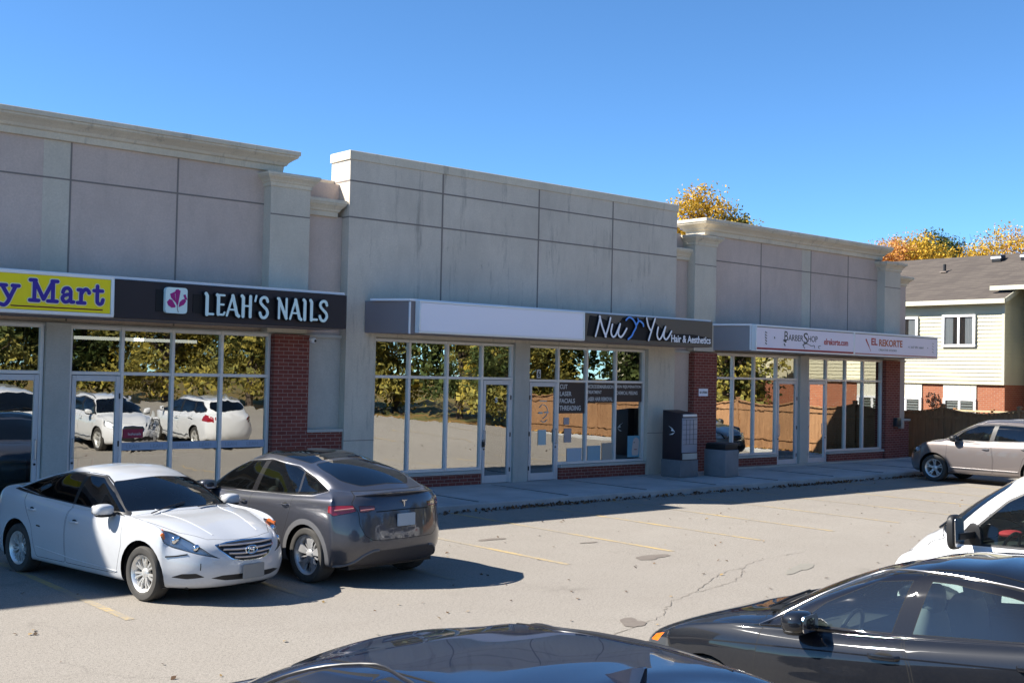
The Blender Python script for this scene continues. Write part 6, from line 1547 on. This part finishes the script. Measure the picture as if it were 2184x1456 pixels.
# ================================================================ trees
bark = m_wood('bark', (.06, .045, .035), (.12, .09, .07))
def tree(label, x, y, h, lobes, pal, n=6000, leaf=.26, trunk=.22, seed=1, group=None, z0=0, density=1.0, cat='tree', twigs=14, name='tree', conifer=False):
    rg = np.random.default_rng(seed); rd = random.Random(seed)
    r = empty(name, label, cat, (x, y, z0), 0, group)
    t = MB(); H = h
    pts = [Vector((0, 0, -.1))]; 
    for k in range(1, 7): pts.append(Vector((rd.uniform(-.12, .12)*k*.4, rd.uniform(-.12, .12)*k*.4, H*.9*k/6)))
    t.tube(pts, [trunk*(1-.85*i/6) for i in range(7)], 8)
    C, L = [], []
    for (cx, cy, cz, rx, ry, rz, w, ci) in lobes:
        base = pts[min(5, max(1, int((cz-rz*.9)/(H*.9)*6)))]
        c = Vector((cx, cy, cz))
        for k in range(4):
            d = Vector((rd.gauss(0, 1), rd.gauss(0, 1), rd.gauss(.2, .8))).normalized(); e = c+Vector((d.x*rx, d.y*ry, d.z*rz))*.9
            mid = (base+c)/2+Vector((rd.uniform(-.3, .3), rd.uniform(-.3, .3), -.2))
            t.tube([base, mid, c+(e-c)*.2, e], [trunk*.35, trunk*.24, trunk*.12, .012], 5)
            for q in range(3):
                s_ = c+(e-c)*rd.uniform(.2, .8); f = s_+Vector((rd.gauss(0, 1), rd.gauss(0, 1), rd.gauss(.4, .7))).normalized()*min(rx, rz)*.55
                t.tube([s_, (s_+f)/2+Vector((0, 0, .08)), f], [.03, .02, .008], 4)
    t.build('trunk', bark, r)
    wsum = sum(l[6] for l in lobes); Cs, Ns, Ps = [], [], []
    for (cx, cy, cz, rx, ry, rz, w, ci) in lobes:
        m = int(n*w/wsum); k = max(6, m//34)      # clumps
        d = rg.normal(size=(k, 3)); d /= np.linalg.norm(d, axis=1, keepdims=True); rad = .95*rg.uniform(.25, 1.0, (k, 1))**.6
        cc = np.array([cx, cy, cz])+d*rad*np.array([rx, ry, rz])
        idx = rg.integers(0, k, m); sz = .145*(rx+ry+rz)/3*rg.uniform(.6, 1.35, k)
        p = cc[idx]+np.clip(rg.normal(size=(m, 3)), -1.7, 1.7)*sz[idx, None]*np.array([1, 1, .8])
        nn = rg.normal(size=(m, 3))+np.array([0, 0, .5])
        cp = np.array(pal[ci]); tone = rg.uniform(.7, 1.2, k); kk = rg.integers(0, len(cp), k)
        col = cp[kk[idx]]*.6+cp[rg.integers(0, len(cp), m)]*.4
        col = col*tone[idx, None]*rg.uniform(.8, 1.2, (m, 1))
        Cs.append(p); Ns.append(nn); Ps.append(col)
    C = np.concatenate(Cs); S = rg.uniform(leaf*.6, leaf*1.4, len(C))
    quad_mesh('crown', C, np.concatenate(Ns), S, np.clip(np.concatenate(Ps), 0, 1), LEAF, r, seed=seed)
    return r
YEL = [(.62, .36, .03), (.70, .44, .06), (.48, .30, .05), (.36, .27, .04)]; ORG = [(.62, .26, .06), (.66, .34, .13), (.55, .30, .12)]; GRN = [(.060, .085, .025), (.10, .12, .035), (.045, .06, .02)]
OLV = [(.24, .22, .06), (.36, .29, .06), (.17, .17, .05)]; PNK = [(.60, .34, .20), (.62, .40, .26), (.50, .26, .12)]
def at(px, py, depth):
    """ground position of a far thing seen in the direction of a photograph pixel"""
    d = _f+_r*((px-1092)/F_PX)-_u*((py-728)/F_PX); return d*depth+Vector((0, 0, CAMH))
a = at(1510, 600, 78)
tree('tall golden maple rising behind the centre shop block', a.x, a.y, 13.4, [(-1.0, .2, 12.6, 2.5, 2.5, 3.0, 3, 0), (.2, -.4, 10.6, 3.4, 3.2, 3.0, 3, 0), (2.2, -.9, 11.0, 2.2, 2, 2.6, 2, 1), (-2.6, 1.0, 10.2, 1.9, 2, 2.6, 2, 2), (1.4, -.6, 12.4, 1.6, 1.6, 1.9, 1, 1)], [YEL, OLV, YEL], n=34000, leaf=0.19, seed=4)
a = at(1885, 600, 92)
tree('thin orange-pink tree at the left end of the house roof', a.x, a.y, 13, [(0, 0, 12.2, 2.0, 2.0, 2.1, 2, 0), (1.0, .5, 11.0, 2.2, 2.2, 2.3, 2, 0), (-1.4, .6, 11.2, 1.7, 1.7, 1.9, 1, 0)], [PNK], n=8400, leaf=0.16, seed=9)
a = at(1952, 600, 88)
tree('bright yellow-orange tree just above the house roof', a.x, a.y, 13, [(0, 0, 11.4, 2.8, 2.8, 2.7, 3, 0), (-1.8, .8, 11.2, 2.0, 2, 2.2, 2, 1), (1.4, -.4, 10.5, 2.2, 2.2, 2.2, 2, 0)], [YEL, ORG], n=21000, leaf=0.19, seed=12)
a = at(1998, 600, 96)
tree('dark green tree behind the bright yellow one', a.x, a.y, 14, [(0, 0, 12.6, 2.6, 2.6, 2.6, 3, 0), (1.6, -.8, 11.3, 2.0, 2.0, 2.0, 2, 0), (-1.4, .6, 12.2, 2.0, 2.0, 2.2, 2, 1)], [GRN, OLV], n=21000, leaf=0.19, seed=15)
a = at(2062, 600, 110)
tree('small low green tree between the roof vents and the sky', a.x, a.y, 12, [(0, 0, 11.8, 2.6, 2.6, 1.8, 3, 0)], [GRN+OLV], n=2200, leaf=.26, seed=17)
a = at(2170, 600, 80)
tree('wide golden tree at the right edge with bare twigs on top', a.x, a.y, 13.0, [(0, 0, 11.0, 3.4, 3.4, 2.6, 3, 0), (-2.0, 1.4, 10.4, 2.4, 2.4, 1.9, 2, 0), (2.6, -1.6, 11.2, 3.2, 3, 3.0, 3, 1), (.8, -.4, 12.0, 2.4, 2.4, 1.6, .35, 2)], [YEL, OLV+YEL, PNK], n=19000, leaf=0.16, seed=19)
a = at(2092, 600, 84)
rd = random.Random(2); r = empty('bare_tree', 'leafless twiggy tree above the house roof', 'tree', (a.x, a.y, 0)); t = MB(); t.tube([(0, 0, 0), (.2, 0, 6), (0, 0, 10.5)], [.2, .14, .06], 6)
for k in range(46):
    s_ = Vector((rd.uniform(-.3, .3), rd.uniform(-.3, .3), rd.uniform(8, 11))); e = s_+Vector((rd.gauss(.6, 1.0), rd.gauss(0, .9), rd.uniform(.8, 3.0))); t.tube([s_, (s_+e)/2+Vector((.1, 0, .2)), e], [.035, .022, .006], 4)
t.build('trunk', bark, r)
# trees that only show mirrored in the shop windows
GR = 'trees beyond the lot, seen mirrored in the shop windows'
def mtree(label, x, y, h, pal, seed, w=3.8, n=9000):
    return tree(label, x, y, h, [(0, 0, h*.22, w*.95, w*.95, h*.17, 3, 0), (0, 0, h*.68, w, w, h*.27, 3, 0), (w*.5, .4, h*.52, w*.7, w*.7, h*.2, 2, 0), (-w*.55, -.3, h*.55, w*.7, w*.7, h*.22, 2, 1), (.3, -w*.5, h*.40, w*.8, w*.7, h*.2, 2, 1), (0, 0, h*.86, w*.6, w*.6, h*.14, 1, 0)], pal, n=n, leaf=.30, seed=seed, group=GR)
protos = [mtree('autumn yellow tree mirrored in the shop windows', 40.5, -6, 10, [YEL[3:]+OLV, OLV], 31), mtree('dark evergreen tree mirrored in the shop windows', 41.5, -12, 12, [GRN, GRN], 32, 3.0), mtree('olive green tree mirrored in the shop windows', 38, -19, 11, [OLV, GRN], 33)]
def tcopy(o, x, y, s, rz):
    c = o.copy(); COL.objects.link(c); c.location = (x, y, 0); c.scale = (s,)*3; c.rotation_euler = (0, 0, rz)
    for ch in o.children:
        q = ch.copy(); COL.objects.link(q); q.parent = c
    return c
for i, (x, y, k, s) in enumerate(((40.2, 6.6, 1, .75), (39.8, 8.6, 2, .7), (39.4, 3.4, 1, .7), (44, -22, 0, 1.0), (39, -27, 1, 1.2), (33, -33, 0, 1.1), (35, -25, 2, 1.0), (28, -37, 1, 1.1), (23, -38, 2, 1.1), (18, -39, 0, 1.0), (12, -40, 1, 1.2), (6, -41, 2, 1.1), (0, -41, 1, 1.1), (46, -30, 1, 1.4), (38, -38, 1, 1.4), (26, -46, 2, 1.5), (14, -48, 1, 1.5), (48, -12, 1, 1.3), (50, -3, 2, 1.2), (37.5, -3, 2, .6), (30, -36.5, 2, .9), (42, -33, 2, 1.2), (20, -45, 0, 1.4), (8, -46, 0, 1.4))):
    tcopy(protos[k], x, y, s, i*1.3)
# ================================================================ parked vehicles
place(white_sedan(), 5.99, 14.08, 191.1, .955)
place(grey_crossover(), 8.25, 14.05, 6.1, .965)
place(suv(m_paint('champagne_paint', (.18, .155, .147), metal=.5, rough=.38, dirt=.12), 'champagne suv parked nose to the kerb beside the wooden fence'), 30.0, 14.85, 1.6, 1.03)
place(black_sedan(m_paint('black_car_paint', (.0055, .007, .011), rough=.5, dirt=.05, spec=.1), 'black sedan seen side-on in the right foreground with dusty doors'), 7.653, 4.196, 6.5, .961, .065, 3.56)
place(black_sedan(m_paint('blue_black_paint', (.006, .009, .022), rough=.5, dirt=.03, spec=.1), 'blue-black sedan cut off by the bottom edge, roof with a shark-fin antenna', full=False), 3.16, 3.95, 4.4, 1.0, .10, 1.2)
place(cargo_van(), 11.2, 4.08, 0, 1.0, .06, 2.0)
wsuv = suv(m_paint('white_suv_paint', (.62, .62, .62), rough=.3, dirt=.05), 'white suv parked right of the cargo van, seen mirrored in the nail salon windows', 'white_suv'); wsuv['group'] = 'white suvs mirrored in the nail salon windows'
place(wsuv, 14.5, 4.0, 0, 1.0, .06, 2)
def deep_copy(o, par=None):
    c = o.copy(); COL.objects.link(c); c.parent = par
    for ch in o.children: deep_copy(ch, c)
    return c
place(deep_copy(wsuv), 17.6, 4.1, 178, 1.0, .06, -2)
